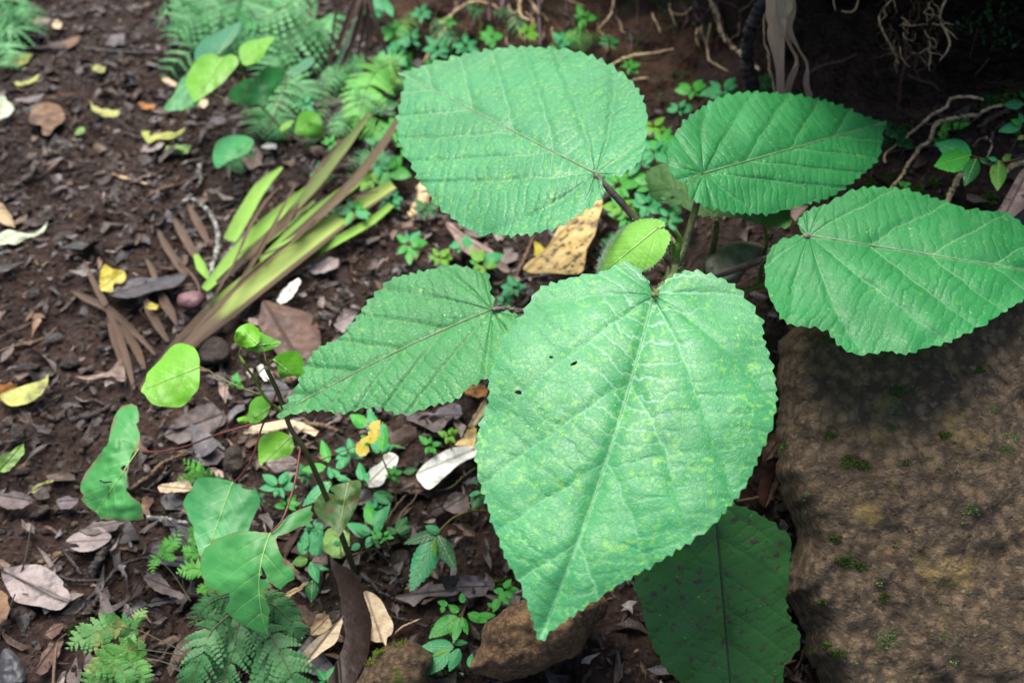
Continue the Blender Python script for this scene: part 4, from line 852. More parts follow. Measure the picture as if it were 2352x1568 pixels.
fern("blurred fern in the top left corner at the path edge", [(1, [(-40, 60), (60, 120), (150, 80), (230, 20)], 60, .08, .05, M_fb, b1), (1, [(-60, 150), (60, 190), (160, 160), (210, 60)], 50, .06, .04, M_fb, b1), (1, [(-60, 250), (20, 290), (60, 380), (40, 450)], 45, .05, .03, M_fb, b1), (1, [(-80, 30), (0, -20), (120, -40)], 60, .08, .06, M_fb, b1)])

# ------------------------------------------------------------------ small herbs
hk = dict(tert=9, furrow=.30, mott_lo=.62, tfac=.25, dark=.45, vw=.06)
M_h1 = leaf_mat("herb_leaf", (.055, .36, .045), (.12, .44, .06), (.10, .40, .10), rough=.34, **hk)
M_h2 = leaf_mat("blue_herb_leaf", (.045, .33, .115), (.10, .40, .13), (.12, .43, .20), rough=.36, **hk)
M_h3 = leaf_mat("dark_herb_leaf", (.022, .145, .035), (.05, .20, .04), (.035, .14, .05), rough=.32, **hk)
M_h4 = leaf_mat("lime_herb_leaf", (.14, .38, .03), (.22, .45, .06), (.22, .44, .08), rough=.4, **hk)
M_h5 = leaf_mat("yellowing_herb_leaf", (.08, .25, .04), (.33, .33, .06), (.16, .30, .08), rough=.4, **dict(hk, mott_lo=.47), spots=((.10, .06, .025), 60, .64))
def herb(label, kk, centre, leaves, mat, h=.04, stem_pts=None, tooth=True, group=None, zref=None, name="herb", mat2=None):
    """leaves: (bx, by, tx, ty, half-width ratio[, material]); heights follow the ground under the centre"""
    c = k(kk, [centre])[0]; g = hz(*c) if zref is None else zref; C = zpt(c[0], c[1], g + h)
    root = thing(name, label, "plant", (C[0], C[1], g), group)
    f_ = _K[kk][2]
    for i, lf in enumerate(leaves):
        b, t = k(kk, [lf[:2], lf[2:4]]); L = math.hypot(t[0] - b[0], t[1] - b[1])
        sp_ = max(2.2, min(5, L / 13)); pw = PX * 1.3
        out = ovate(b, t, lf[4], 8)
        zb = g + h + .004 * ((i * 7) % 3); lw = L * pw
        traced_leaf("leaf", out, b, t, zb, zb + lw * (-.10 + .12 * math.sin(i * 2.1)), lf[5] if len(lf) > 5 else mat, root, roll=.25 * lw * math.sin(i * 3.7), cup=-.12 * lw / .06 * .6, droop=-.12 * lw,
                    serr=(max(4.0, L / 11), max(1.2, L / 34)) if tooth and L > 24 else None, N=7, al=1.1, ar=1.1, curve=.5, spacing=sp_, wave=.0012, midrib=(max(.0004, lw * .011), M_veinl) if L > 30 else None)
    if stem_pts:
        q = k(kk, stem_pts); n = len(q); P3 = [zpt(a[0], a[1], g + h * (1 - i / (n - 1))) for i, a in enumerate(q)]
    else: P3 = [C, (C + np.array([C[0], C[1] + .004, g - .01])) / 2 + np.array([.003, 0, 0]), np.array([C[0] + .002, C[1] + .006, g - .01])]
    v, f = tube(crom(P3, 14), np.linspace(.0011, .0018, 14), 7); mk("stem", v, f, M_olive if not stem_pts else M_ptan, root)
    return root
def rosette(label, u, v, r, n, mat, h=.045, rot=0., wr=.30, seed=1, group=None, mats=None, squash=.8):
    rg = np.random.default_rng(seed); lv = []
    for i in range(n):
        a = rot + 2 * math.pi * i / n + rg.normal(0, .22); L = r * rg.uniform(.65, 1.15) * (1 if i % 2 == 0 else .85)
        bx, by = u + math.cos(a) * r * .10, v + math.sin(a) * r * .10
        lf = [bx, by, u + math.cos(a) * L, v + math.sin(a) * L * squash, wr * rg.uniform(.85, 1.2)]
        if mats: lf.append(mats[rg.integers(0, len(mats))])
        lv.append(tuple(lf))
    return herb(label, 0, (u, v), lv, mat, h, group=group)
herb("glossy five leaved herb growing beside the red brown rock, bottom centre", 6, (1215, 1120), [(1200, 1125, 1013, 1270, .24), (1215, 1135, 1178, 1300, .20), (1230, 1130, 1270, 1250, .2), (1212, 1100, 1140, 1050, .3), (1238, 1040, 1232, 970, .33), (1272, 1110, 1400, 1165, .25), (1330, 1130, 1455, 1120, .22), (1140, 1050, 1070, 1030, .3), (1110, 1060, 1100, 1105, .4), (1190, 1140, 1150, 1250, .12, M_h4)], M_h1, .05)
herb("glossy herb with a lime new leaf at the bottom edge, below the five leaved herb", 6, (1175, 1335), [(1178, 1330, 965, 1325, .24), (1150, 1355, 988, 1520, .22), (1215, 1340, 1148, 1490, .25), (1168, 1300, 1275, 1300, .2), (1150, 1350, 1030, 1390, .12, M_h4), (1280, 1460, 1300, 1370, .25)], M_h2, .045)
herb("dark herb with long toothed leaves drooping from an arched stem under the front leaf", 6, (1065, 580), [(1065, 595, 890, 965, .20), (1075, 595, 1195, 830, .19, M_h3), (1050, 610, 1055, 750, .12, M_h4), (1075, 570, 845, 650, .15, M_h3), (1085, 575, 990, 530, .3)], M_h2, .08, [(1075, 575), (1160, 490), (1250, 445), (1330, 432), (1420, 432)])
herb("small wrinkled herb tucked between the front leaf edge and the red brown rock", 6, (1505, 960), [(1510, 960, 1440, 960, .35), (1515, 965, 1480, 1030, .35), (1510, 940, 1560, 880, .3), (1530, 950, 1610, 950, .3), (1500, 1010, 1545, 1050, .3), (1470, 1010, 1440, 1100, .3), (1430, 1060, 1400, 1040, .4), (1520, 960, 1570, 1010, .3)], M_h1, .03)
herb("tall herb with a bare grey green stem and leaf tuft behind the yellow chewed leaf", 9, (935, 900), [(920, 890, 810, 370, .13), (930, 890, 960, 540, .16), (775, 590, 580, 460, .33, M_h1), (900, 620, 780, 400, .22), (920, 900, 820, 800, .25), (945, 900, 1045, 790, .2), (945, 910, 1100, 800, .2), (1080, 810, 1230, 850, .13, M_h3), (950, 890, 990, 560, .18, M_h1)], M_h2, .11, [(935, 920), (990, 1040), (1050, 1190), (1100, 1320), (1120, 1500)])
herb("low herb with blunt leaves at the foot of the bare stemmed herb", 6, (640, 540), [(645, 525, 605, 370, .27, M_h1), (650, 540, 760, 390, .2), (630, 575, 520, 540, .3), (625, 590, 470, 515, .25), (640, 600, 600, 680, .3), (650, 570, 715, 520, .3), (560, 650, 500, 690, .33), (430, 640, 380, 660, .4), (640, 600, 690, 680, .22, M_h3)], M_h2, .05)
herb("tiny two leaved herb at the bottom edge left of the mossy rock", 6, (337, 1550), [(335, 1548, 275, 1475, .3), (340, 1545, 408, 1455, .27), (340, 1555, 392, 1550, .25), (330, 1560, 280, 1570, .25)], M_h2, .03)
herb("curled herb stalk with crinkled hanging leaves right of the chewed lower leaf", 6, (215, 730), [(225, 700, 312, 520, .26), (205, 715, 150, 640, .33), (240, 720, 318, 630, .33), (215, 750, 110, 780, .33, M_h5), (235, 770, 285, 910, .24), (245, 890, 240, 1035, .30, M_h3), (260, 800, 360, 820, .15), (190, 690, 205, 560, .22)], M_h2, .07)
herb("wide leaved nettle herb right of the seedling stem, top of the ground tangle", 9, (370, 1230), [(360, 1235, 25, 1520, .17), (420, 1180, 590, 1220, .22), (370, 1200, 330, 1060, .24), (720, 1220, 690, 1010, .27), (760, 1230, 800, 1120, .30), (330, 1010, 250, 750, .22, M_h1), (420, 1080, 575, 950, .24), (620, 900, 560, 730, .27), (300, 1060, 20, 1100, .20, M_h1), (470, 1190, 350, 1080, .25)], M_h2, .055)
herb("dark rounded herb leaves on a slanting stalk below the white dead leaves", 9, (760, 1270), [(860, 1370, 1100, 1420, .22, M_h3), (850, 1390, 1060, 1500, .2, M_h2), (740, 1250, 800, 1290, .25), (1180, 1110, 1050, 1150, .25, M_h3), (1200, 1130, 1370, 1090, .22, M_h3)], M_h3, .03, [(760, 1275), (900, 1360), (1040, 1490)])
herb("herb with dark ragged leaves on the soil below the bare stemmed herb", 6, (800, 570), [(800, 570, 870, 470, .28), (810, 580, 900, 530, .3), (800, 580, 735, 540, .3), (820, 590, 870, 600, .25)], M_h3, .03)
herb("purple veined dark leaf peeping out from under the left edge of the front leaf", 9, (2050, 1400), [(2090, 1360, 2010, 1560, .36, M_h3), (2090, 1350, 1960, 1400, .2, M_h2), (2070, 1250, 1970, 1230, .25)], M_h3, .05)
rosette("bright green rosette herb left of the long white dead leaf", 985, 1022, 38, 7, M_h1, .04, .5, .27, 3)
rosette("herb with pale green leaves left of the seedling stem, above the wide red stalk", 640, 1115, 48, 7, M_h2, .05, .2, .24, 4)
rosette("tiny three leaved herb behind the lime seedling leaves on the clod", 540, 878, 26, 6, M_h1, .03, .9, .3, 5)
rosette("pale green herb lying on the strap leaves, its stem running right", 812, 482, 52, 8, M_h2, .06, .1, .24, 6, mats=[M_h2, M_h1])
rosette("herb with wide pale leaves left of the lower edge of the upper big leaf", 897, 392, 46, 7, M_h1, .05, .3, .3, 7)
rosette("bright green herb on the litter between the strap leaves and the lower middle leaf", 938, 560, 54, 7, M_h2, .06, 1.9, .27, 8, mats=[M_h2, M_h1])
rosette("herb with one lime leaf just above the middle leaf's top edge", 1105, 605, 50, 7, M_h2, .05, .4, .26, 9, mats=[M_h2, M_h1, M_h4])
rosette("blue green herb right of the middle leaf's notch", 1182, 660, 36, 6, M_h2, .04, .2, .33, 10)
rosette("herb in the shade right of the middle leaf, half under the front leaf", 1160, 690, 30, 5, M_h2, .03, 1.2, .33, 12)
for i, (u, v_, r, lab, m, z) in enumerate([
        (1420, 425, 62, "bright herb behind the purple leaf stalk of the upper big leaf", M_h1, .06), (1500, 345, 55, "herb with upright pale leaves between the two upper big leaves", M_h2, .09),
        (1440, 500, 44, "herb with oval leaves right of the blotchy yellow dead leaf", M_h1, .05), (1535, 500, 46, "crinkled blue green herb under the thin lower nettle leaf", M_h2, .04),
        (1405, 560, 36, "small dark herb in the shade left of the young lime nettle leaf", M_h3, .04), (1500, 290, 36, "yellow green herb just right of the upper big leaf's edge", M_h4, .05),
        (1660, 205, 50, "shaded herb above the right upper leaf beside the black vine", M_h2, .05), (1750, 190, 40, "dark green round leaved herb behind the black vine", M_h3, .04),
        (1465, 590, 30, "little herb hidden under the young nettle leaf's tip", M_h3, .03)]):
    rosette(lab, u, v_, r, 7, m, z, i * .7, .26, 20 + i)
for i, (u, v_, r, lab, m) in enumerate([
        (905, 70, 42, "narrow leaved herb on the bank right of the dry brown fibre", M_h1), (945, 90, 36, "pale herb high on the dark bank left of the pale root", M_h2), (968, 30, 34, "small herb at the top edge left of the pale root", M_h2),
        (930, 150, 40, "drooping herb low on the bank above the lime fern", M_h1), (960, 215, 38, "broad leaved herb at the left tip of the upper big leaf", M_h1), (1070, 105, 40, "blue green herb above the left part of the upper big leaf", M_h2),
        (1030, 50, 28, "small herb on the bank right of the pale root", M_h1), (1340, 40, 36, "bright herb high on the dark bank above the upper big leaf", M_h1), (1445, 152, 28, "tiny seedling on the brown soil bank", M_h1), (1090, 25, 26, "tiny herb in the dark bank beside the violet root", M_h3),
        (700, 240, 30, "grey green herb between the ferns and the strap leaves", M_h2), (870, 330, 34, "shaded herb at the left edge of the upper big leaf", M_h2), (850, 30, 30, "shiny herb beside the dry brown fibre", M_h2), (1150, 30, 22, "minute herb high on the dark bank", M_h3)]):
    rosette(lab, u, v_, r, 6, m, .035, i * .9, .25, 50 + i)
herb("broad dark leaf hanging over the top edge beside the dry brown fibre", 11, (620, -60), [(600, -120, 670, 140, .42, M_h2), (700, 20, 790, 200, .25, M_h2)], M_h2, .08, tooth=False)
herb("yellow green pointed leaf standing among the ferns at the top", 13, (1620, -20), [(1690, -40, 1480, 210, .12, M_h4), (1640, -20, 1600, 190, .12, M_h4)], M_h4, .12, tooth=False)
herb("toothed herb with one yellow green leaf on the mossy slope at right", 12, (1360, 770), [(1380, 770, 975, 640, .30, M_h2), (1365, 775, 960, 900, .33, M_h1), (1440, 810, 1305, 1125, .27, M_h3), (1480, 810, 1575, 870, .3, M_h3)], M_h1, .05, [(1370, 775), (1450, 800), (1600, 830)])
herb("yellowing ragged herb on the mossy slope right of the toothed herb", 12, (1700, 870), [(1700, 830, 1680, 1180, .28, M_h5), (1680, 830, 1570, 800, .25, M_h2), (1740, 830, 1845, 760, .3, M_h5)], M_h5, .05, [(1720, 850), (1850, 830), (1990, 790), (2050, 740)])
herb("pale herb on the mossy slope at the right edge of the photo", 12, (1960, 400), [(1960, 430, 1690, 500, .22), (1960, 410, 1830, 370, .25, M_h1), (1980, 190, 1745, 200, .24), (1985, 560, 1905, 590, .35, M_h5), (1985, 400, 1930, 290, .3), (2000, 120, 1930, 40, .2, M_h1)], M_h2, .05)
herb("little lobed seedling at the top edge of the right big leaf", 12, (620, 1110), [(620, 1110, 550, 1075, .35), (625, 1110, 700, 1090, .35), (625, 1115, 645, 1185, .3), (620, 1105, 600, 1060, .3)], M_h1, .03, tooth=False)
for i, (x_, y_, m) in enumerate([(1100, 450, M_fm), (1060, 540, M_fm), (1240, 430, M_fm), (1320, 390, M_fm), (1600, 110, M_h3), (1010, 610, M_h1)]):
    u, v_ = k(12, [(x_, y_)])[0]
    rosette("creeping round leaved herb on the mossy slope " + ["below the pale root", "lower down under the pale root", "between root and moss", "close to the upper root bend", "high in the cave mouth", "above the toothed herb"][i], u, v_, 17, 7, m, .012, i, .42, 80 + i)
for i, (x_, y_) in enumerate([(480, 460), (560, 520), (430, 600), (620, 640)]):
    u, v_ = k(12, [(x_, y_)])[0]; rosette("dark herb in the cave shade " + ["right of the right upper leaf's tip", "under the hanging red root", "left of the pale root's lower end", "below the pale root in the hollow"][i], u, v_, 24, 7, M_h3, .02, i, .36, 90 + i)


# the crowded leafy band behind the big leaves: look-alike seedlings, and more fern fronds
gb = np.random.default_rng(41)
LB = "bright herb just left of the upper big leaf, below the lime fern|herb at the foot of the dark stick left of the upper big leaf|small herb touching the upper big leaf's left margin|herb between the green strap tips and the upper big leaf|herb under the lower left margin of the upper big leaf|lime herb beside the buff broken twig|blue green herb below the heart shaped hanging leaf|dark herb where the strap leaves meet the hanging ferns|herb under the dry palm strips|herb at the bottom of the drooping bank herb|lime herb over the top of the lime fern frond|dark herb beside the long brown dead strap leaf|herb beneath the thick pale root's first bend|tall looking herb right beside the thick pale root|herb below the dark hanging fern on the bank|lime herb under the violet root|blue green herb right of the purple brown stem|dark herb near the hooked pale root|large pale herb in the gap between upper big leaf and right upper leaf|blue green herb close to the upper big leaf's right margin|herb touching the left margin of the right upper leaf|lime herb right of the purple leaf stalk|herb at the left end of the thin lower nettle leaf|dark herb under the thin lower nettle leaf's tip|herb in front of the brown bank, left of the black vine|lime herb on the bare brown bank|blue green herb directly below the upper big leaf's stalk joint".split('|')
LL = "dark seedling left of the herb with one lime leaf|bright seedling beside the pinkish tan leaf|seedling right of the round lime leaf's stalk|lime seedling at the foot of the red stalks|blue green seedling under the mottled grey leaf|dark seedling between the two white dead leaves|seedling above the long white dead leaf|bright seedling behind the white folded leaf|seedling beside the pale fern tips|lime seedling below the yellow chewed leaf|blue green seedling right of the blotched old leaf|dark seedling left of the drooping herb".split('|')
for i, (u, v_, r) in enumerate([(905, 300, 40), (870, 375, 36), (935, 330, 30), (850, 410, 34), (900, 455, 30), (975, 480, 30), (760, 330, 28), (735, 395, 26), (830, 200, 30), (890, 180, 36), (905, 120, 34), (875, 245, 34), (990, 160, 30), (1005, 110, 34), (1130, 85, 26), (1210, 75, 24), (1290, 95, 24), (1400, 95, 24),
        (1500, 420, 44), (1470, 365, 40), (1520, 330, 40), (1430, 475, 38), (1485, 470, 34), (1545, 455, 30), (1590, 205, 30), (1560, 250, 26), (1395, 395, 34), (1010, 590, 30), (1060, 560, 28), (700, 1090, 30), (660, 1160, 30), (860, 1170, 30), (905, 1090, 26), (1030, 1000, 24), (800, 1040, 30), (590, 1140, 26), (845, 1010, 24), (720, 1210, 26), (880, 1230, 26)]):
    low = v_ > 540
    rosette((LB if not low else LL).pop(0), u, v_, r * (1.12 if low else 1.3), 6 + i % 3, [M_h1, M_h2, M_h1, M_h4, M_h2, M_h3][i % 6], .03 + .03 * gb.random(), gb.uniform(0, 6), .24 + .08 * gb.random(), 300 + i,
            group="small seedlings in the litter" if low else "seedlings crowded behind the big leaves")
fern("loose green fern fronds fanning out over the strap leaves' upper ends", [
    (0, [(905, 330), (870, 300), (830, 290), (780, 310)], 34, .09, .05, M_fm, dict(b1, npin=14)), (0, [(900, 360), (860, 350), (820, 370), (790, 410)], 30, .08, .04, M_fb, dict(b1, npin=13)),
    (0, [(890, 260), (850, 230), (800, 220), (750, 245)], 34, .10, .06, M_fb, dict(b1, npin=14)), (0, [(760, 230), (735, 260), (715, 310), (712, 350)], 26, .08, .04, M_fb, dict(b1, npin=12)),
    (0, [(800, 140), (770, 170), (745, 215), (735, 250)], 30, .09, .05, M_fb, dict(b1, npin=12))])
fern("dark fern hanging low on the bank above the upper big leaf's left half", [(0, [(1000, 40), (1020, 80), (1060, 110)], 30, .04, .02, M_fb, dict(b1, npin=10)), (0, [(1160, 20), (1190, 60), (1240, 90)], 26, .04, .02, M_fb, dict(b1, npin=10)), (0, [(960, 20), (930, 60), (915, 110)], 28, .05, .02, M_fm, dict(b1, npin=10))])
# ------------------------------------------------------------------ strap leaves and dry blades
def strap_mat(name, g1, g2, br, fr0, edge=.75):
    g = NT(name); at = g.attr("vein"); sx = g.n("SeparateXYZ", {0: at.outputs["Vector"]})
    ln = g.n("CombineXYZ", {0: g.m_('MULTIPLY', sx.outputs[0], 1.6), 1: g.m_('MULTIPLY', sx.outputs[1], 15), 2: 0})
    st_ = g.noise(2.2, 5, .7, vec=ln.outputs[0])
    c = g.mix(g.ramp(st_, .35, .65), g1, g2)
    b_ = g.m_('MAXIMUM', g.ramp(g.m_('MULTIPLY_ADD', g.m_('SUBTRACT', st_, .5), .35, sx.outputs[0]), fr0, fr0 + .06, 1, 0), g.ramp(g.m_('MULTIPLY_ADD', g.m_('SUBTRACT', st_, .5), .5, sx.outputs[1]), edge, edge + .12))
    bc = g.mix(g.ramp(st_, .4, .6), br, tuple(x * .5 for x in br))
    c = g.mix(b_, c, bc)
    return g.done(c, .5, g.bump(st_, .002), spec=.4, trans=c, tfac=.15)
M_st1 = strap_mat("strap_yellow_green", (.50, .62, .17), (.36, .52, .10), (.15, .095, .055), .30, .50)
M_st2 = strap_mat("strap_green", (.22, .46, .06), (.30, .52, .09), (.15, .12, .05), -.3, 1.3)
M_st3 = strap_mat("strap_brown", (.16, .115, .06), (.11, .07, .035), (.07, .045, .03), .1, 1.2)
M_dry = strap_mat("dry_blade", (.17, .11, .07), (.11, .068, .045), (.075, .045, .03), .05, 1.3)
M_dry2 = strap_mat("dry_fibre", (.13, .075, .05), (.085, .05, .036), (.04, .025, .02), .05, 1.3)
def strap(label, kk, pts, hw, mat, h=.02, h1=None, bend=.3, cat="leaf", name="strap_leaf", twist=None, group=None, parent=None, surf=True):
    q = k(kk, pts); n = len(q); h1 = h if h1 is None else h1
    if surf:
        P3 = []
        for i, a in enumerate(q):
            g = hz(*a); P3.append(zpt(a[0], a[1], g + h + (h1 - h) * i / (n - 1)))
        P3 = np.array(P3); z = P3[:, 2].copy()
        if n > 3: z[1:-1] = np.maximum(z[1:-1], (z[:-2] + z[2:]) / 2 - .01)
        P3 = np.array([zpt(a[0], a[1], zz) for a, zz in zip(q, z)])
    else: P3 = np.array(pts)
    dep = float(np.mean(np.linalg.norm(P3 - np.array([0, 0, CAM_H]), axis=1)))
    v, f, at = ribbon(P3, [w_ * _K[kk][2] * PX * dep for w_ in hw], bend, 44, twist)
    o = mk(name, v, f, mat, parent, attrs={"vein": at})
    if label: tag(o, label, cat, group)
    return o
strap("longest pale yellow green strap leaf with a broad brown edge, lying diagonally on the litter", 0, [(322, 893), (430, 785), (560, 672), (700, 565), (820, 478), (905, 425)], [4, 21, 32, 31, 26, 20, 14], M_st1, .035, .06, .35)
strap("short wide bright green strap leaf standing up left of the others", 0, [(528, 552), (560, 495), (600, 430), (648, 384)], [15, 17, 15, 3], M_st2, .05, .09, .3)
strap("slim green strap leaf between the short one and the longest one", 0, [(470, 665), (540, 590), (610, 520), (690, 455), (760, 400)], [8, 18, 19, 16, 10], M_st2, .03, .06, .3)
strap("narrow light green strap leaf just left of the long tan one", 0, [(490, 640), (570, 580), (650, 520), (720, 460)], [8, 11, 11, 8], M_st2, .03, .05, .3)
strap("long tan dead strap leaf along the upper side of the longest one", 0, [(500, 650), (620, 540), (720, 445), (770, 360), (780, 320)], [6, 11, 11, 9, 6], M_st3, .045, .09, .3)
strap("thin yellow green strap leaf along the lower side of the longest one", 0, [(690, 605), (770, 555), (850, 510), (900, 470)], [5, 10, 10, 7], M_st1 if False else M_st2, .03, .05, .3)
strap("dull brown dead strap leaf running from the longest one up into the ferns", 0, [(560, 640), (680, 540), (800, 430), (880, 330), (915, 270)], [6, 10, 12, 10, 6], M_st3, .05, .12, .3)
strap("olive strap leaf rising into the lime fern frond", 0, [(640, 520), (720, 430), (790, 340), (850, 260)], [6, 12, 12, 6], strap_mat("strap_olive", (.14, .20, .05), (.20, .27, .06), (.12, .08, .04), .1, .7), .05, .13, .3)
strap("second olive strap leaf close above the longest one", 0, [(600, 600), (700, 510), (790, 440), (850, 400)], [8, 13, 13, 8], M_st2, .05, .08, .3)
strap("frayed brown strap leaf under the longest one's lower edge", 0, [(380, 850), (500, 740), (640, 640), (760, 570)], [4, 14, 14, 6], M_st3, .02, .03, .3)
for i, (pts, lab) in enumerate([([(350, 880), (470, 735), (600, 610), (740, 500)], "thin dry brown blade lying along the middle of the strap leaves"), ([(410, 790), (520, 690), (600, 570), (680, 420)], "thin dry blade crossing the strap leaves steeply"),
        ([(560, 600), (660, 560), (760, 470), (870, 440)], "kinked thin dry blade near the strap leaves' upper ends"), ([(480, 700), (540, 600), (590, 490), (640, 430)], "thin dry blade behind the short wide strap leaf"), ([(640, 560), (700, 440), (760, 350), (830, 290)], "thin dry blade leaning up to the lime fern frond")]):
    strap(lab, 0, pts, [2, 5, 5, 2], [M_dry, M_st3][i % 2], .05 + .012 * (i % 3), .08, .5, name="dry_leaf", twist=[0, .8, -.4, .6])
strap("short lime strip of leaf behind the lichen covered twig", 2, [(1290, 270), (1330, 360), (1385, 440)], [12, 32, 10], M_st2, .02, .02, .3)
for i, (pts, hw, lab) in enumerate([
        ([(470, 510), (560, 560), (720, 640), (880, 780), (1025, 935)], [8, 22, 22, 18, 8], "broad dry brown blade crossing over the bundle of dry blades"),
        ([(555, 315), (590, 400), (650, 520), (700, 610)], [6, 14, 20, 18], "dry brown blade pointing up left out of the bundle"),
        ([(700, 600), (780, 800), (840, 980), (885, 1165)], [16, 24, 22, 8], "long dry brown blade in the bundle reaching down to the strap leaf tip"),
        ([(720, 680), (830, 790), (910, 920), (955, 1035)], [14, 26, 26, 10], "pale streaked dry blade in the middle of the bundle"),
        ([(715, 700), (745, 820), (790, 950), (805, 1000)], [10, 18, 16, 8], "short dry blade at the left side of the bundle"),
        ([(960, 560), (985, 640), (1040, 740), (1110, 850)], [10, 26, 26, 10], "buff dry blade below the grey curved leaf"),
        ([(1060, 520), (1085, 590), (1130, 660), (1165, 740)], [12, 32, 26, 6], "grey green dry blade right of the buff one"),
        ([(1040, 110), (1090, 210), (1170, 330), (1230, 420)], [8, 22, 24, 14], "faded brown blade lying up the path above the grey curved leaf"),
        ([(1140, 30), (1200, 130), (1270, 250), (1310, 320)], [8, 26, 26, 12], "faded brown blade left of the lichen covered twig"),
        ([(1240, -60), (1290, 40), (1340, 130), (1375, 200)], [6, 24, 24, 10], "faded brown blade behind the lichen covered twig"),
        ([(1150, 280), (1220, 360), (1290, 440), (1320, 520)], [4, 8, 8, 6], "thin orange brown stalk above the mauve stone"),
        ([(960, 300), (1010, 390), (1040, 500)], [6, 20, 12], "dull brown blade ending at the grey curved leaf")]):
    strap(lab, 2, pts, hw, M_dry, .012 + .004 * (i % 3), .02, .3, name="dry_leaf")
fib = thing("dry_palm_fibre", "fan of long dry brown palm strips hanging at the top, right of the ferns", "palm fibre", hit(800, 140))
for i, (pts, hw) in enumerate([([(420, -60), (350, 80), (250, 300), (160, 560)], [30, 34, 30, 14]), ([(460, -60), (440, 80), (380, 320), (300, 560), (240, 720)], [26, 32, 30, 26, 10]), ([(490, -60), (500, 90), (450, 340), (380, 640)], [20, 26, 24, 10]),
        ([(500, -40), (540, 110), (620, 320), (720, 640)], [22, 24, 26, 16]), ([(470, -60), (510, 120), (500, 400), (470, 720)], [18, 24, 24, 12]), ([(200, -60), (120, 200), (90, 420), (20, 760)], [10, 14, 12, 6]), ([(380, -60), (290, 150), (200, 380), (90, 640)], [18, 22, 20, 10]), ([(530, -40), (560, 160), (560, 380), (520, 560)], [14, 18, 16, 8])]):
    q = k(11, pts); yb = hit(800, 165)[1] - .12
    P3 = np.array([ypt(u, v_, yb - .02 * j + .012 * (i % 3)) for j, (u, v_) in enumerate(q)])
    strap(None, 11, P3, hw, M_dry2, bend=.5, name="strip", parent=fib, surf=False)
strap("dark green narrow strap leaf in front of the dry palm strips", 11, [(360, 200), (270, 450), (170, 700), (90, 870)], [6, 20, 26, 12], M_h3 if False else strap_mat("dark_strap", (.02, .08, .035), (.03, .11, .045), (.03, .06, .03), -.5, 1.4), .10, .05, .3)
hl = thing("hanging_dead_leaf", "twisted grey brown dead leaf hanging in ribbons from above, behind the right upper leaf", "dead leaf", ypt(1810, 215, 1.58))
for i, (pts, hw, tw) in enumerate([([(800, -80), (800, 40), (790, 130), (790, 220), (800, 330), (810, 450), (815, 600)], [85, 88, 66, 50, 46, 38, 30], [0, .15, .3, -.3, .2, .4, .2]),
        ([(845, -80), (850, 60), (870, 190), (930, 300), (985, 410), (975, 520), (1000, 620)], [50, 60, 46, 26, 20, 30, 28], [.1, -.2, .5, .8, 1.2, .4, .2]),
        ([(830, 60), (870, 260), (920, 380), (880, 500), (850, 620)], [30, 34, 26, 26, 20], [.2, .7, 1.1, .5, .3])]):
    P3 = np.array([ypt(u, v_, 1.50 + .012 * i) for u, v_ in k(7, pts)])
    strap(None, 7, P3, hw, strap_mat("grey_dead", (.62, .44, .32), (.34, .23, .16), (.10, .065, .045), .0, 1.4) if i == 0 else bpy.data.materials["grey_dead"], bend=.55, twist=tw, name="ribbon", parent=hl, surf=False)
# ------------------------------------------------------------------ roots, vines, twigs
M_root = plain_mat("pale_root", (.68, .50, .29), (.46, .31, .16), 60, .65, .002, c3=(.13, .08, .04))
M_root2 = plain_mat("brown_root", (.13, .075, .045), (.08, .045, .028), 70, .7, .002)
M_rootr = plain_mat("red_root", (.10, .028, .022), (.06, .022, .018), 60, .5, .001)
M_rootv = plain_mat("violet_root", (.17, .10, .13), (.10, .06, .075), 60, .6, .001)
M_vine = plain_mat("black_vine", (.030, .023, .020), (.016, .012, .011), 90, .7, .004)
M_twig = plain_mat("dark_twig", (.035, .023, .02), (.022, .016, .015), 80, .65, .002)
M_twigb = plain_mat("brown_twig", (.14, .085, .05), (.085, .05, .032), 80, .65, .002)
M_lich = plain_mat("lichen_bark", (.30, .31, .28), (.07, .058, .05), 75, .8, .004, lo=.42, hi=.56)
def root_(label, kk, pts, r, mat, yy=None, off=.006, name="root", cat="root", wig=.25, n=None, parent=None, up=None, group=None, seed=0):
    """r in picture pixels; yy: hangs at that distance, else lies on the surface behind"""
    q = k(kk, pts)
    P3 = [ypt(a[0], a[1], yy if np.isscalar(yy) else yy[i]) if yy is not None else hit(a[0], a[1], off if up is None else up[i]) for i, a in enumerate(q)]
    n = n or max(16, len(q) * 8); P3 = crom(P3, n); dep = float(np.mean(np.linalg.norm(P3 - np.array([0, 0, CAM_H]), axis=1)))
    rr = np.interp(np.linspace(0, 1, n), np.linspace(0, 1, len(r)), r) * PX * dep
    g = np.random.default_rng(seed + n); P3[1:-1] += g.normal(0, 1, (n - 2, 3)) * (rr[1:-1, None] * wig); rr = rr * g.uniform(.85, 1.18, n)
    v, f = tube(P3, rr, 7); o = mk(name, v, f, mat, parent)
    if label: tag(o, label, cat, group)
    return o
root_("thick pale root running along the mossy slope below the cave to the right big leaf", 12, [(1740, 205), (1600, 235), (1450, 310), (1330, 320), (1200, 350), (1090, 370), (980, 430), (940, 520), (900, 620), (790, 690), (740, 780), (660, 880), (600, 990), (520, 1090), (460, 1150)], [3.2, 4.0, 4.6, 4.6, 4.2, 3.6, 2.8], M_root, off=.012)
root_("pale root above the thick one, dropping to the right upper leaf's tip", 12, [(1520, 140), (1380, 105), (1160, 130), (1090, 230), (920, 320), (820, 420), (650, 550), (560, 640), (410, 750), (400, 860)], [2.6, 3.2, 3.4, 3.2, 3.2, 2.6, 2.0], M_root, off=.014)
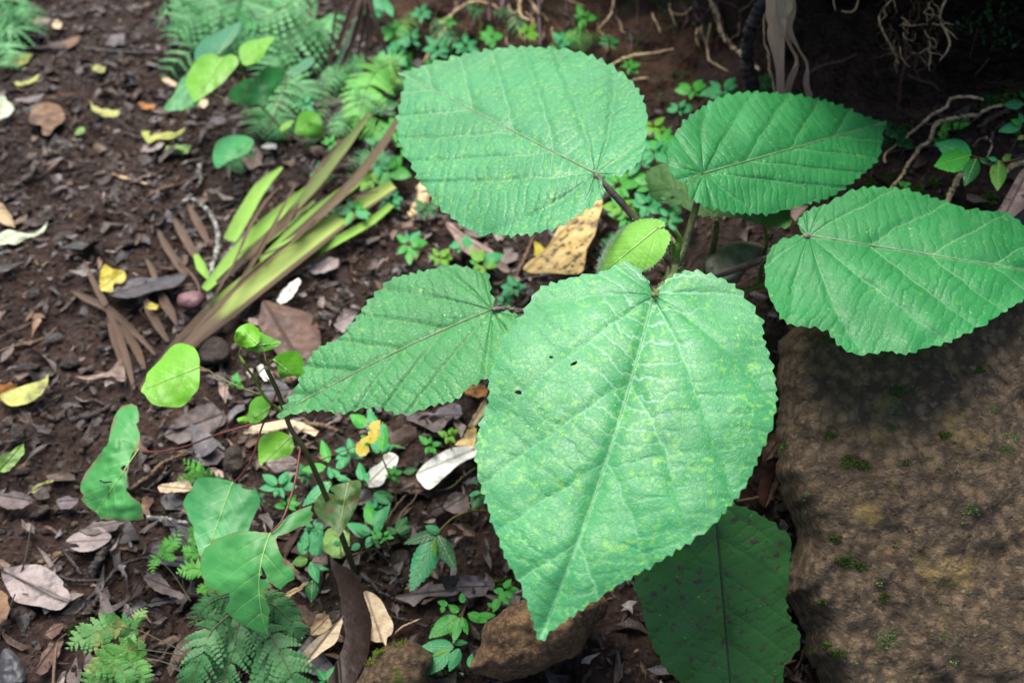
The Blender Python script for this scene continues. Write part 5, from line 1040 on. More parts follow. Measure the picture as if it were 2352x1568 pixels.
root_("yellowish bark stick leaning on the mossy slope above the right big leaf", 12, [(1260, 980), (1200, 1100), (1140, 1240), (1080, 1380)], [5, 6, 6, 5.5], M_root, off=.014, name="stick", cat="stick")
root_("orange brown branch at the right edge on the mossy slope", 12, [(2050, 800), (1960, 850), (1850, 900), (1780, 960), (1600, 970)], [7, 7, 6, 4, 2], M_root, off=.01, name="branch", cat="branch")
root_("brown forked root in the moss at right", 12, [(1750, 400), (1640, 500), (1610, 590), (1490, 580), (1400, 680)], [2.5, 3, 3, 2.6, 2], M_root2, off=.01)
root_("thin brown root hanging down beside the toothed herb", 12, [(1550, 560), (1620, 640), (1590, 740), (1560, 800)], [1.6, 2, 2, 1.6], M_root, off=.01)
root_("mossy dead branch lying on the slope near the right edge", 12, [(1800, 260), (1680, 320), (1560, 400), (1470, 450)], [5, 6, 6, 4], M_root2, off=.012, name="branch", cat="branch")
root_("fine twig standing up from the thick pale root", 12, [(1070, 360), (1010, 310), (950, 260), (1015, 180)], [1.2, 1.2, 1, .7], M_root2, off=.02, name="twig", cat="twig")
root_("long kinked pale root hanging in the cave near the right", 7, [(1880, -40), (1840, 40), (1825, 120), (1870, 220), (1880, 300), (1820, 385)], [2.2, 2.6, 2.4, 2.4, 2, .8], M_root, yy=1.60)
root_("side rootlet branching off the kinked hanging root", 7, [(1850, 170), (1900, 215), (1935, 250)], [1, 1, .5], M_root, yy=1.60)
root_("brown root descending into the tangle in the cave", 7, [(1540, -20), (1470, 50), (1440, 110), (1470, 210), (1530, 320), (1560, 400)], [1.4, 2, 2.2, 2, 2, 1.4], M_root, yy=1.62)
root_("dark red taproot hanging in the cave with a tapering tip", 7, [(1640, 60), (1610, 250), (1600, 420), (1575, 540), (1565, 680), (1550, 790)], [1.4, 2.2, 3, 3, 3.4, .6], M_rootr, yy=1.585)
root_("brown root arching right out of the tangle", 7, [(1620, 470), (1700, 505), (1780, 530), (1830, 580), (1890, 610)], [1.2, 1.6, 1.6, 1.6, 1.2], M_root2, yy=1.58)
root_("thin pale root at the top of the cave with a hooked end", 7, [(1310, -20), (1300, 40), (1270, 75), (1205, 70)], [1.6, 2, 2, 1.4], M_root, yy=1.66)
root_("short thin root dangling at the top of the cave", 7, [(1150, -20), (1158, 30), (1168, 70)], [1.4, 1.2, .6], M_root, yy=1.66)
root_("dim brown root crossing the back of the cave", 7, [(1010, 450), (1090, 410), (1200, 385), (1300, 340)], [2.6, 3, 2.4, 1.4], M_root2, yy=1.72)
tg = thing("root_tangle", "tangle of fine brown rootlets hanging in the middle of the cave", "roots", ypt(2070, 180, 1.6))
gtr = np.random.default_rng(3)
for i in range(60):
    x0, y0 = gtr.uniform(1440, 1820), gtr.uniform(-40, 360); a = gtr.uniform(.6, 2.4); pts = [(x0, y0)]
    for j in range(5): a += gtr.normal(0, .6); pts.append((pts[-1][0] + math.cos(a) * gtr.uniform(14, 44), pts[-1][1] + math.sin(a) * gtr.uniform(14, 44)))
    root_(None, 7, pts, [1.1, .9, .5], M_root2 if i % 3 else M_root, yy=1.56 + gtr.uniform(0, .12), name="rootlet", parent=tg, wig=.5, seed=i)
root_("dark thin root trailing down at the far right of the cave", 7, [(2060, 180), (2040, 260), (2020, 330), (2010, 380)], [.8, 1, .8, .5], M_rootr, yy=1.62)
root_("thin brown root in the dark right part of the cave", 7, [(2130, 370), (2090, 420), (2040, 480)], [.8, 1, .7], M_root2, yy=1.6)
root_("black wrinkled vine hanging in front of the soil bank, left of the dead leaf ribbons", 7, [(735, -40), (690, 50), (640, 150), (615, 260), (605, 380), (625, 480), (655, 590)], [13, 14, 14, 14, 14, 15, 16], M_vine, yy=1.60, name="vine", cat="vine", wig=.10, n=60)
root_("reddish bristly tendril hanging down in front of the soil bank", 7, [(415, -20), (440, 90), (470, 210), (515, 360)], [1.6, 1.8, 1.6, 1.0], M_rootr, yy=1.66, name="tendril", cat="tendril")
root_("pale root behind the black vine ending at the right upper leaf", 7, [(720, 270), (745, 340), (750, 430), (770, 500), (785, 590)], [2, 2.6, 2.4, 2.2, 1.8], M_root, yy=1.63)
root_("yellowish root between the vine and the leaf", 7, [(720, 290), (715, 120), (735, 40)], [1.8, 1.8, 1.2], M_root, yy=1.64)
root_("thick brown root on the soil bank left of the vine", 7, [(370, -20), (420, 90), (450, 200), (520, 300), (600, 360), (690, 440)], [5, 6.5, 6, 5, 4, 3], M_root, off=.015)
root_("thin pale root bending over the soil bank", 7, [(380, 150), (360, 260), (370, 370), (420, 410), (490, 450)], [1.6, 2, 2, 1.6, 1], M_root, off=.012)
root_("pale root lying across the soil bank above the upper big leaf", 4, [(1870, 450), (1950, 400), (2050, 365), (2180, 350), (2300, 325)], [3, 3.4, 3, 2.4, 1.4], M_root, off=.012)
root_("short pale root tip under the lying root", 4, [(2030, 530), (2080, 520), (2130, 515)], [2, 2.4, 1.4], M_root, off=.01)
root_("thick pale root curving down the dark bank to the upper big leaf's left tip", 11, [(1130, 760), (1210, 640), (1300, 500), (1350, 400), (1440, 280), (1340, 270), (1470, 190), (1560, 110), (1660, 50), (1790, 10)], [4, 4.6, 4.6, 4, 3.4, 4.6, 4.6, 4.4, 4, 3], M_root, off=.03)
root_("thin pale root looping from the thick root to the violet one", 11, [(1790, 8), (1880, 40), (1970, 65), (2010, 105), (2050, 100)], [2, 2, 2, 1.6, 1], M_root, off=.04)
root_("violet root hanging down the dark bank", 11, [(2080, -40), (2060, 80), (2040, 180), (2010, 280)], [5, 4.6, 4.2, 2], M_rootv, off=.05)
root_("short violet root left of the long one", 11, [(1910, 20), (1905, 120), (1915, 245)], [3, 3, 2], M_rootv, off=.04)
root_("looped fine green root right of the pale root", 11, [(1740, 110), (1800, 220), (1820, 330), (1770, 440), (1700, 600)], [1.5, 1.8, 1.8, 1.6, 1.2], M_ptan, off=.03)
root_("hooked pale root at the top edge above the upper big leaf", 4, [(1290, -20), (1285, 60), (1300, 110), (1355, 135)], [3.4, 3.6, 3.2, 2], M_root, off=.05)
root_("pale forked root at the top edge right of the hooked one", 4, [(1340, -20), (1380, 40), (1410, 85), (1440, 100), (1470, 140)], [2.8, 3, 2.6, 2, 1], M_root, off=.05)
root_("curled brown rootlet left of the hooked root", 4, [(1210, 30), (1225, 75), (1250, 90), (1270, 70)], [2, 2, 1.6, 1], M_root, off=.04)
root_("straight purple brown stem hanging to the top of the upper big leaf", 4, [(1412, -20), (1415, 120), (1422, 310)], [3.4, 3.2, 2.6], M_rootv, off=.05, name="stem", cat="stem", wig=.05)
root_("wavy pale root at the top edge in the middle of the bank", 4, [(1910, -20), (1900, 50), (1880, 110), (1820, 175), (1785, 205)], [2.6, 2.8, 2.4, 2.2, 1.2], M_root, off=.05)
root_("thin pale root hanging near the wavy root", 4, [(2060, -20), (2065, 60), (2060, 160)], [2, 1.6, .8], M_root2, off=.05)
root_("brown forked twig lying on the bank by the wavy root", 4, [(1840, 400), (1860, 340), (1870, 270)], [3.4, 3.4, 5], M_twigb, off=.015, name="twig", cat="twig")
root_("dark thin twig slanting across the bank above the upper big leaf", 4, [(1060, 320), (1130, 250), (1200, 180)], [2, 2, 1.4], M_twig, off=.02, name="twig", cat="twig")
for i in range(80):
    x0, y0 = gtr.uniform(700, 2900), gtr.uniform(-30, 210); a = gtr.uniform(.9, 2.2); pts = [(x0, y0)]
    for j in range(4): a += gtr.normal(0, .45); pts.append((pts[-1][0] + math.cos(a) * 38, pts[-1][1] + math.sin(a) * 38))
    if i == 0: bt = thing("rootlet_fringe", "fringe of fine rootlets poking from the dark soil bank along the top", "roots", hit(1300, 60))
    root_(None, 4, pts, [1.4, 1.1, .5], [M_root2, M_root, M_rootv][i % 3], off=.03, name="rootlet", parent=bt, wig=.4, seed=i + 60)
root_("grey lichen covered twig standing between the dry blades and the strap leaves", 0, [(432, 452), (462, 470), (485, 495), (500, 530), (498, 570), (488, 620), (482, 690)], [3.4, 5, 5.6, 5, 5.8, 6, 6], M_lich, up=[.02, .04, .05, .06, .06, .05, .03], name="twig", cat="twig", wig=.18, n=48)
root_("thick dark rotten stick on the soil left of the blotched seedling leaf", 3, [(600, 860), (640, 780), (690, 690), (745, 640)], [9, 10, 10, 8], M_twig, off=.010, name="stick", cat="stick")
root_("long thin dark twig arching over the soil, lower left", 3, [(500, 1120), (580, 1020), (690, 915), (770, 815), (850, 770), (955, 745), (1030, 720)], [4, 4.6, 4.6, 4.2, 4, 3.4, 3], M_twig, off=.012, name="twig", cat="twig")
root_("short black twig beside the long arching one", 3, [(610, 1060), (660, 990), (715, 935)], [5, 5.5, 4], M_twig, off=.012, name="twig", cat="twig")
root_("dark twig lying level left of the arching one", 3, [(390, 860), (470, 890), (560, 895), (670, 885)], [3, 3.4, 4, 3], M_twig, off=.01, name="twig", cat="twig")
root_("dark twig crossing above the rosy bark leaf's lower end", 3, [(415, 695), (470, 760), (540, 850)], [3, 3.6, 3], M_twig, off=.01, name="twig", cat="twig")
root_("slender upright dark twig at the left in front of the pinkish grey leaf", 3, [(110, 1030), (120, 900), (165, 760), (190, 620), (215, 500)], [2, 2, 1.8, 1.5, 1], M_twig, up=[.02, .03, .04, .04, .04], name="twig", cat="twig", wig=.05)
root_("dark twig across the pinkish grey leaf", 3, [(-10, 815), (60, 850), (200, 920), (330, 990), (450, 1035)], [1.6, 1.5, 1.4, 1.2, .8], M_twig, off=.035, name="twig", cat="twig", wig=.05)
root_("long thin brown stem in the bottom left corner", 3, [(350, 1580), (360, 1440), (380, 1300), (440, 1240)], [3, 3, 2.4, 1.4], M_twigb, off=.02, name="stem", cat="stem", wig=.06)
root_("reddish brown branched twig below the torn seedling leaf", 3, [(850, 295), (920, 250), (1000, 190), (1060, 130), (1140, 88), (1290, 40)], [4, 4.6, 4.6, 4.6, 4, 2.4], M_twigb, off=.012, name="twig", cat="twig")
root_("grey broken twig behind the torn seedling leaf's tip", 3, [(970, 480), (1050, 490), (1140, 500), (1260, 515)], [6, 7, 6, 4], M_lich, off=.01, name="twig", cat="twig")
root_("short tan twig between the pinkish grey leaf and the rosy bark leaf", 3, [(260, 785), (330, 745), (420, 715)], [7, 8, 8], M_twigb, off=.01, name="twig", cat="twig")
root_("reddish forked root lying on the path at the left edge", 2, [(-10, 920), (80, 890), (160, 870), (240, 855), (310, 820), (375, 760)], [3, 3.6, 4, 4, 3.6, 2.4], M_twigb, off=.01)
root_("second reddish root above the forked one at the left edge", 2, [(-10, 835), (60, 790), (130, 765), (220, 720)], [2, 2.4, 2.2, 1.4], M_twigb, off=.01)
root_("dark bent root on the path beside the yellow curled leaf", 2, [(240, 1280), (300, 1340), (380, 1370), (440, 1300), (600, 1240), (690, 1270)], [4, 5, 5, 4, 4, 3], M_twig, off=.008)
root_("stout dark twig below the bent root", 2, [(480, 1370), (580, 1350), (660, 1320), (730, 1270)], [7, 8, 7, 4], M_twig, off=.01, name="twig", cat="twig")
root_("curved pale stick on the path above the lichen twig", 1, [(970, 1300), (1030, 1270), (1100, 1240), (1210, 1210)], [4, 5, 5, 3], M_twigb, off=.008, name="stick", cat="stick")
root_("thin straw coloured stick in mid path", 1, [(740, 1150), (830, 1180), (970, 1215)], [3, 3.4, 2.4], M_root, off=.008, name="stick", cat="stick")
root_("curved grey twig hanging above the lichen twig", 1, [(1340, 1060), (1315, 1120), (1330, 1190), (1300, 1240)], [4, 5, 4, 3], M_lich, off=.02, name="twig", cat="twig")
root_("long dark branch lying across the path at the top left", 1, [(160, 320), (400, 325), (640, 335), (860, 350), (1080, 355)], [5, 6, 6, 5, 3], M_twig, off=.012, name="branch", cat="branch")
root_("dark stick leaning left of the upper big leaf", 11, [(260, 1570), (400, 1480), (560, 1400), (690, 1370), (760, 1350)], [10, 12, 12, 11, 8], M_twig, off=.03, name="stick", cat="stick")
root_("black charred stub left of the lime fern frond", 11, [(150, 1480), (190, 1360), (230, 1240)], [10, 12, 8], M_twig, off=.05, name="stick", cat="stick")
root_("tan stick crossing below the lime fern frond", 11, [(640, 1500), (740, 1330), (830, 1220), (900, 1130)], [4, 5, 5, 4], M_twigb, off=.05, name="stick", cat="stick")
root_("thin forked twig standing below the bare stemmed herb", 6, [(720, 540), (760, 460), (810, 390), (870, 320), (920, 255)], [3, 3, 3, 2.4, 1.4], M_twigb, off=.03, name="twig", cat="twig")
root_("second thin twig right of the forked one below the bare stemmed herb", 6, [(800, 520), (850, 430), (910, 370), (945, 300)], [3, 3, 2.4, 1.6], M_twigb, off=.025, name="twig", cat="twig")
root_("slanting grey brown twig below the drooping herb", 6, [(770, 1130), (850, 1150), (930, 1170), (1010, 1195)], [3.4, 3.6, 3.6, 4], M_twig, off=.012, name="twig", cat="twig")
root_("bent black twig right of the long brown leaf", 6, [(635, 890), (680, 960), (760, 1000), (820, 1030), (900, 1045)], [4, 4.4, 4, 3.4, 3], M_twig, off=.012, name="twig", cat="twig")
root_("straw stem crossing the slanting twig", 6, [(790, 1240), (850, 1190), (970, 1140)], [1.6, 1.8, 1.4], M_root, off=.016, name="stem", cat="stem")
root_("long thin brown stem passing behind the long brown leaf", 6, [(420, 750), (560, 710), (700, 670), (830, 630)], [2.6, 2.6, 2.2, 1.6], M_twigb, off=.012, name="stem", cat="stem")
root_("green mossy stem below the long white dead leaf", 6, [(1060, 300), (1160, 280), (1240, 210), (1320, 150)], [2, 3, 3, 2.4], M_olive, off=.02, name="stem", cat="stem")
root_("grey stick left of the blotchy yellow dead leaf", 5, [(1260, 420), (1300, 340), (1345, 240), (1380, 150)], [4, 4.4, 4, 3], M_twigb, off=.02, name="stick", cat="stick")
root_("long dark fallen stalk between the middle leaf and the front leaf", 5, [(1120, 640), (1220, 500), (1340, 440), (1500, 410)], [4, 5, 5, 4], M_twig, off=.015, name="stalk", cat="stalk")
root_("grey brown twig in the litter left of the middle leaf's tip", 9, [(40, 560), (180, 580), (320, 600), (450, 650)], [5, 6, 6, 4], M_twigb, off=.012, name="twig", cat="twig")
root_("buff broken twig with a hole beside the upper big leaf's lower edge", 4, [(640, 1230), (650, 1310), (610, 1390), (560, 1440)], [13, 16, 15, 12], M_root, off=.02, name="twig", cat="twig", wig=.1)
# ------------------------------------------------------------------ fallen leaves
D_white = dead_mat("bleached_leaf", (.80, .78, .72), (.70, .67, .60), (.40, .34, .26), .70, .6)
D_cream = dead_mat("cream_leaf", (.62, .49, .33), (.52, .39, .24), (.18, .10, .05), .68)
D_tan = dead_mat("tan_leaf", (.42, .31, .18), (.34, .24, .13), (.12, .07, .04), .66)
D_pink = dead_mat("pinkish_grey_leaf", (.30, .25, .235), (.21, .165, .155), (.15, .16, .185), .58, .7)
D_grey = dead_mat("grey_leaf", (.16, .13, .125), (.095, .072, .068), (.05, .04, .04), .6)
D_lilac = dead_mat("lilac_grey_leaf", (.13, .105, .115), (.08, .062, .068), (.05, .04, .045), .62, .55)
D_brown = dead_mat("brown_leaf", (.11, .055, .035), (.075, .036, .025), (.03, .018, .014), .62, .6)
D_dark = dead_mat("dark_brown_leaf", (.030, .017, .014), (.020, .012, .010), (.05, .03, .025), .66, .55, spec=.2)
D_slate = dead_mat("slate_leaf", (.065, .06, .066), (.04, .036, .04), (.025, .02, .02), .62, .5)
D_yblot = dead_mat("blotchy_yellow_leaf", (.60, .44, .18), (.48, .32, .10), (.055, .033, .015), .53, .65, 30)
D_yel = dead_mat("yellow_leaf", (.52, .43, .03), (.44, .36, .05), (.28, .16, .03), .66, .5)
D_yg = dead_mat("yellow_green_leaf", (.36, .36, .08), (.27, .31, .06), (.16, .16, .04), .66, .5)
D_lime = dead_mat("lime_fallen_leaf", (.20, .36, .08), (.15, .30, .06), (.3, .33, .1), .68, .5)
D_pgreen = dead_mat("pale_green_leaf", (.48, .54, .38), (.38, .45, .28), (.30, .34, .2), .66, .55)
D_orange = dead_mat("orange_leaf", (.36, .15, .03), (.28, .11, .025), (.12, .05, .02), .64)
D_rosy = dead_mat("rosy_bark", (.32, .235, .20), (.22, .15, .12), (.10, .065, .05), .58)
D_round = dead_mat("ochre_round_leaf", (.20, .115, .06), (.15, .085, .045), (.055, .032, .02), .62)
def fallen(label, kk, pts, mat, off=.012, curl=.25, N=6, sp=4.5, name="fallen_leaf", cat="leaf", wave=.003, lift=0., ragged=1.0, base=None, tip=None, smooth=True, smin=0, tiltz=None, holes=()):
    P_ = np.array(k(kk, pts)); c = P_.mean(0)
    if len(pts) < 9: smooth, ragged = False, 3.2
    d = np.linalg.norm(P_[:, None] - P_[None], axis=2); i, j = np.unravel_index(d.argmax(), d.shape)
    b, t = (P_[i], P_[j]) if base is None else (np.array(k(kk, [base])[0]), np.array(k(kk, [tip])[0]))
    ax = t - b; L = math.hypot(*ax); pr = np.array([-ax[1], ax[0]]) / L
    zc = hz(*c); zb = hz(*(b * .8 + c * .2)); zt = hz(*(t * .8 + c * .2)); w_ = np.abs((P_ - c) @ pr).max()
    z1 = hz(*(c + pr * w_ * .8)); z0 = hz(*(c - pr * w_ * .8)); roll = (z1 - z0) / (1.6 * w_ / L) * .9
    s0 = (c - b) @ ax / L ** 2
    zm = max(zc, (zb + zt) / 2 - .004)
    zb, zt = zm + (zb - zt) * s0, zm + (zt - zb) * (1 - s0)
    Lw = L * PX * 1.6
    o = traced_leaf(name, P_, b, t, zb + off + lift, zt + off, mat, None, roll=roll, cup=curl * Lw * 2.2, droop=0, wave=wave, N=N, al=.9, ar=.9, curve=.3, spacing=sp, smooth=smooth, ragged=ragged, midrib=None, holes=[k(kk, h) for h in holes])
    return tag(o, label, cat)
fallen("long white bleached dead leaf at the left edge of the front leaf", 6, [(930, 192), (980, 130), (1060, 70), (1150, 25), (1260, 6), (1340, 20), (1350, 60), (1260, 100), (1180, 150), (1110, 220), (1020, 288), (960, 250)], D_white, .035, .35)
fallen("white folded dead leaf behind the bare herb stem", 9, [(780, 1270), (810, 1100), (950, 1000), (980, 900), (1130, 930), (1110, 1060), (1010, 1180), (960, 1260), (870, 1300)], D_white, .03, .4)
fallen("large dark brown shiny curled leaf reaching the bottom edge", 6, [(345, 720), (400, 765), (455, 795), (530, 840), (570, 920), (592, 1010), (622, 1100), (636, 1200), (626, 1300), (610, 1400), (560, 1490), (520, 1570), (430, 1640), (330, 1620), (385, 1480), (440, 1350), (462, 1250), (440, 1130), (430, 1000), (400, 880), (370, 800)], D_dark, .045, -.35, base=(345, 720), tip=(430, 1630), N=4)
fallen("cream toothed dead leaf against the right side of the dark curled leaf", 6, [(585, 968), (640, 972), (700, 1020), (740, 1100), (778, 1180), (770, 1240), (740, 1270), (726, 1342), (714, 1300), (660, 1297), (625, 1270), (640, 1180), (620, 1080)], D_cream, .035, .2, base=(600, 970), tip=(726, 1342))
fallen("tan curled dead leaf left of the dark curled leaf, bottom centre", 6, [(160, 1490), (170, 1400), (220, 1320), (290, 1260), (380, 1200), (448, 1128), (432, 1220), (402, 1300), (330, 1352), (240, 1420)], D_cream, .04, .5)
fallen("small tan scrap behind the tan curled leaf", 6, [(235, 1250), (240, 1190), (270, 1110), (305, 1100), (360, 1128), (372, 1190), (290, 1252)], D_tan, .03, .3)
fallen("torn grey brown bark sheet left of the small wrinkled herb", 6, [(790, 1000), (900, 970), (1030, 898), (1052, 920), (1180, 900), (1222, 950), (1170, 992), (1000, 1000), (920, 1062), (890, 1042)], D_grey, .015, .3)
fallen("dull lilac brown leaf under the torn bark sheet", 6, [(1180, 940), (1240, 850), (1350, 860), (1420, 930), (1400, 990), (1280, 1000)], D_lilac, .015, .2)
fallen("crumpled grey tan leaf below the long white dead leaf", 6, [(1120, 420), (1130, 350), (1200, 312), (1272, 330), (1292, 420), (1230, 455), (1160, 450)], D_grey, .03, .5)
fallen("dark leaf curled behind the crumpled grey tan leaf", 6, [(1000, 440), (1040, 350), (1110, 330), (1160, 370), (1140, 430), (1050, 470)], D_dark, .02, .4)
fallen("brown flat leaf below the white folded leaf", 9, [(870, 1300), (980, 1210), (1080, 1170), (1230, 1180), (1400, 1240), (1480, 1320), (1330, 1390), (1100, 1370)], D_brown, .018, .2)
fallen("lilac dark leaf beneath the low blunt leaved herb", 9, [(700, 1330), (830, 1290), (1010, 1330), (1080, 1480), (960, 1568), (760, 1568), (660, 1480)], D_lilac, .01, .15)
fallen("mottled grey leaf in the litter above the rosette herb", 9, [(1230, 500), (1340, 440), (1500, 430), (1620, 480), (1700, 520), (1690, 590), (1580, 660), (1440, 600), (1310, 540)], D_grey, .02, .3)
fallen("brown grey leaf in the litter right of the mottled grey one", 9, [(1520, 470), (1600, 380), (1760, 310), (1870, 350), (1890, 460), (1840, 520), (1700, 500)], D_lilac, .02, .3)
fallen("orange tan leaf with a dark hole tucked beside the front leaf", 9, [(1905, 180), (1980, 120), (2100, 110), (2190, 150), (2170, 240), (2060, 265), (1930, 220)], D_orange, .03, .2, holes=[[(2015, 185), (2040, 180), (2045, 205), (2020, 208)]])
fallen("ochre leaf lying above the long white dead leaf", 9, [(1790, 810), (1880, 720), (1960, 620), (2040, 560), (2060, 700), (2030, 850), (1920, 860)], D_yblot, .02, .3)
fallen("long tan leaf going down beside the front leaf's upper left edge", 9, [(1960, 620), (2010, 470), (2100, 320), (2180, 280), (2140, 440), (2060, 560)], D_tan, .02, .3)
fallen("large yellow leaf with black blotches, leaning below the upper big leaf", 5, [(1310, 375), (1340, 330), (1440, 250), (1500, 170), (1560, 60), (1600, 10), (1700, -40), (1800, -130), (1835, -60), (1800, 60), (1780, 150), (1730, 240), (1700, 390), (1600, 405), (1480, 400), (1380, 402)], D_yblot, .06, .3, N=5, sp=5, base=(1800, -120), tip=(1330, 380))
fallen("yellow scrap left of the blotched yellow leaf", 5, [(1370, 280), (1385, 190), (1410, 200), (1450, 240), (1430, 290)], D_yel, .03, .2)
fallen("long pinkish tan leaf left of the blotched yellow leaf", 5, [(795, 75), (830, 68), (900, 130), (1000, 190), (1080, 230), (1150, 290), (1220, 380), (1180, 390), (1060, 320), (960, 280), (880, 230), (850, 160)], D_rosy, .025, .35)
fallen("wide brown leaf leaning behind the lime seedling leaves", 2, [(1738, 580), (1820, 600), (2000, 650), (2070, 690), (2110, 780), (2117, 880), (2060, 970), (2010, 1050), (1900, 1000), (1790, 880), (1708, 740), (1720, 650)], D_brown, .03, -.2, base=(1740, 580), tip=(2020, 1045), sp=5)
fallen("slim white dead leaf above the wide brown leaf", 2, [(1828, 590), (1850, 530), (1900, 480), (1965, 433), (1986, 450), (1960, 510), (1900, 590), (1860, 608)], D_white, .03, .3)
fallen("pale pinkish leaf under the end of the strap leaves", 2, [(2040, 380), (2090, 310), (2150, 285), (2230, 300), (2225, 360), (2150, 392), (2080, 402)], D_pink, .025, .3)
fallen("pale crumpled leaf left of the middle leaf", 2, [(2200, 740), (2240, 680), (2330, 630), (2360, 660), (2320, 740), (2250, 790)], D_pink, .025, .3)
fallen("white leaf end showing behind the lime bud stalks", 2, [(1690, 1020), (1720, 1005), (1780, 1050), (1800, 1100), (1750, 1110), (1710, 1070)], D_white, .03, .2)
fallen("dark slate leaf behind the seedling stem", 2, [(1700, 1180), (1780, 1110), (1880, 1090), (1905, 1170), (1860, 1240), (1760, 1250)], D_slate, .02, .2)
fallen("pale peach leaf behind the lower seedling stem", 2, [(1600, 1450), (1680, 1380), (1850, 1360), (1990, 1380), (2100, 1440), (2080, 1470), (1900, 1420), (1750, 1450)], D_cream, .02, .3)
fallen("large grey brown leaf among the litter under the round lime leaf", 2, [(1080, 1480), (1180, 1350), (1300, 1280), (1400, 1250), (1470, 1330), (1440, 1420), (1300, 1490), (1180, 1530)], D_grey, .015, .3)
fallen("pinkish brown leaf right of the round lime leaf, below the stalk", 2, [(1440, 1120), (1490, 1110), (1510, 1200), (1480, 1260), (1450, 1200)], D_rosy, .015, .3)
fallen("grey curved leaf with a white tip next to the broken yellow leaf", 2, [(715, 535), (800, 480), (900, 432), (1000, 432), (1100, 422), (1215, 400), (1218, 440), (1150, 490), (1000, 522), (900, 556), (800, 562)], D_slate, .025, .3)
fallen("bright yellow broken leaf on the path", 2, [(660, 505), (662, 400), (690, 343), (740, 370), (820, 388), (832, 430), (800, 466), (752, 468), (745, 522), (700, 520)], D_yel, .02, .2)
fallen("tiny yellow leaf scrap on the buff dry blade", 2, [(958, 620), (990, 588), (1050, 612), (1030, 637), (980, 637)], D_yel, .03, .2)
fallen("pale green curled leaf at the left edge of the path", 2, [(-10, 212), (-10, 150), (50, 115), (130, 130), (200, 140), (270, 110), (312, 58), (292, 120), (240, 155), (170, 170), (110, 212), (50, 207)], D_pgreen, .03, .3, base=(-10, 180), tip=(312, 58))
fallen("yellow black flecked curled leaf at the left edge of the path", 2, [(5, 1200), (100, 1160), (190, 1130), (260, 1110), (300, 1090), (319, 1060), (312, 1130), (270, 1202), (200, 1250), (100, 1277), (45, 1265)], D_yg, .035, .3)
fallen("orange brown leaf under the yellow flecked one", 2, [(-10, 1240), (-10, 1145), (60, 1128), (125, 1160), (60, 1230)], D_orange, .02, .2)
fallen("lime green fresh leaf at the left edge below the yellow flecked one", 3, [(-10, 182), (-10, 80), (60, 40), (130, 5), (168, -22), (152, 60), (110, 120), (50, 172)], D_lime, .03, .25)
fallen("thin yellow strip of leaf on the grey curled leaves at left", 3, [(205, 310), (240, 265), (300, 235), (345, 225), (340, 245), (270, 270), (225, 320)], D_yg, .025, .2)
fallen("large pinkish grey dead leaf lying flat in the lower left", 3, [(8, 840), (60, 805), (180, 788), (270, 788), (340, 830), (410, 890), (415, 930), (452, 965), (458, 1020), (400, 1082), (330, 1080), (250, 1060), (150, 1047), (90, 1020), (40, 930)], D_pink, .022, .12, base=(8, 830), tip=(458, 1030), sp=4.5)
fallen("rosy bark like dead leaf, curled, above the long dark twig", 3, [(432, 642), (480, 590), (560, 560), (650, 538), (720, 580), (727, 620), (660, 670), (580, 702), (490, 692)], D_pink, .02, .35)
fallen("flat grey leaf behind the rosy bark like leaf", 3, [(520, 560), (620, 510), (740, 500), (820, 500), (760, 560), (700, 580), (600, 590)], D_grey, .015, .2)
fallen("grey curled dead leaf at the left edge", 3, [(-5, 330), (90, 300), (200, 330), (222, 370), (150, 412), (50, 420), (0, 390)], D_grey, .02, .4)
fallen("lilac grey dead leaf right of the grey curled one", 3, [(365, 372), (400, 345), (450, 330), (512, 360), (480, 412), (400, 422)], D_lilac, .018, .3)
fallen("brown square leaf next to the yellow strip", 3, [(215, 330), (235, 280), (310, 270), (325, 340), (250, 360)], D_grey, .015, .1)
fallen("cream curled dead leaf at the left of the little pale fern", 3, [(1045, 270), (1080, 250), (1150, 238), (1255, 228), (1262, 292), (1150, 312), (1060, 312)], D_cream, .025, .35)
fallen("pinkish leaf under the blotched seedling leaf's stalk", 3, [(1340, 180), (1400, 140), (1470, 170), (1480, 220), (1400, 200)], D_rosy, .02, .2)
fallen("brown grey leaf lying left of the rounded tan stone", 3, [(1270, 90), (1340, 30), (1430, 20), (1480, 60), (1430, 120), (1330, 140)], D_lilac, .015, .2)
fallen("dark wet leaf right of the small single frond fern", 3, [(1100, 480), (1180, 520), (1300, 560), (1300, 720), (1240, 700), (1130, 600)], D_slate, .015, .2)
fallen("grey lilac leaf above the small single frond fern", 3, [(985, 700), (1010, 650), (1070, 632), (1100, 660), (1070, 720), (1020, 730)], D_lilac, .015, .2)
fallen("long dark wet leaf behind the small fern's stalk", 3, [(960, 740), (1060, 730), (1200, 730), (1320, 720), (1320, 790), (1200, 800), (1050, 780)], D_slate, .015, .2)
fallen("tan grey leaf by the thin dark fern stalk", 3, [(938, 862), (1000, 835), (1060, 850), (1130, 930), (1222, 980), (1200, 1012), (1080, 982), (985, 935)], D_grey, .018, .25)
fallen("black charred curl of leaf left of the tan grey leaf", 3, [(822, 990), (850, 930), (920, 900), (945, 940), (900, 1000), (850, 1025)], D_dark, .02, .4)
fallen("slate blue curved leaf above the light fern", 3, [(818, 1145), (850, 1070), (932, 1008), (972, 1050), (925, 1092), (860, 1130)], D_slate, .018, .4)
fallen("slate leaf strip right of the slate blue curved leaf", 3, [(960, 1050), (1010, 1020), (1090, 1010), (1190, 1000), (1100, 1050), (1000, 1065)], D_slate, .015, .3)
fallen("purple brown tattered leaf in the bottom left", 3, [(235, 1490), (270, 1380), (330, 1290), (420, 1240), (425, 1300), (380, 1400), (330, 1480), (270, 1510)], D_brown, .015, .25, ragged=4)
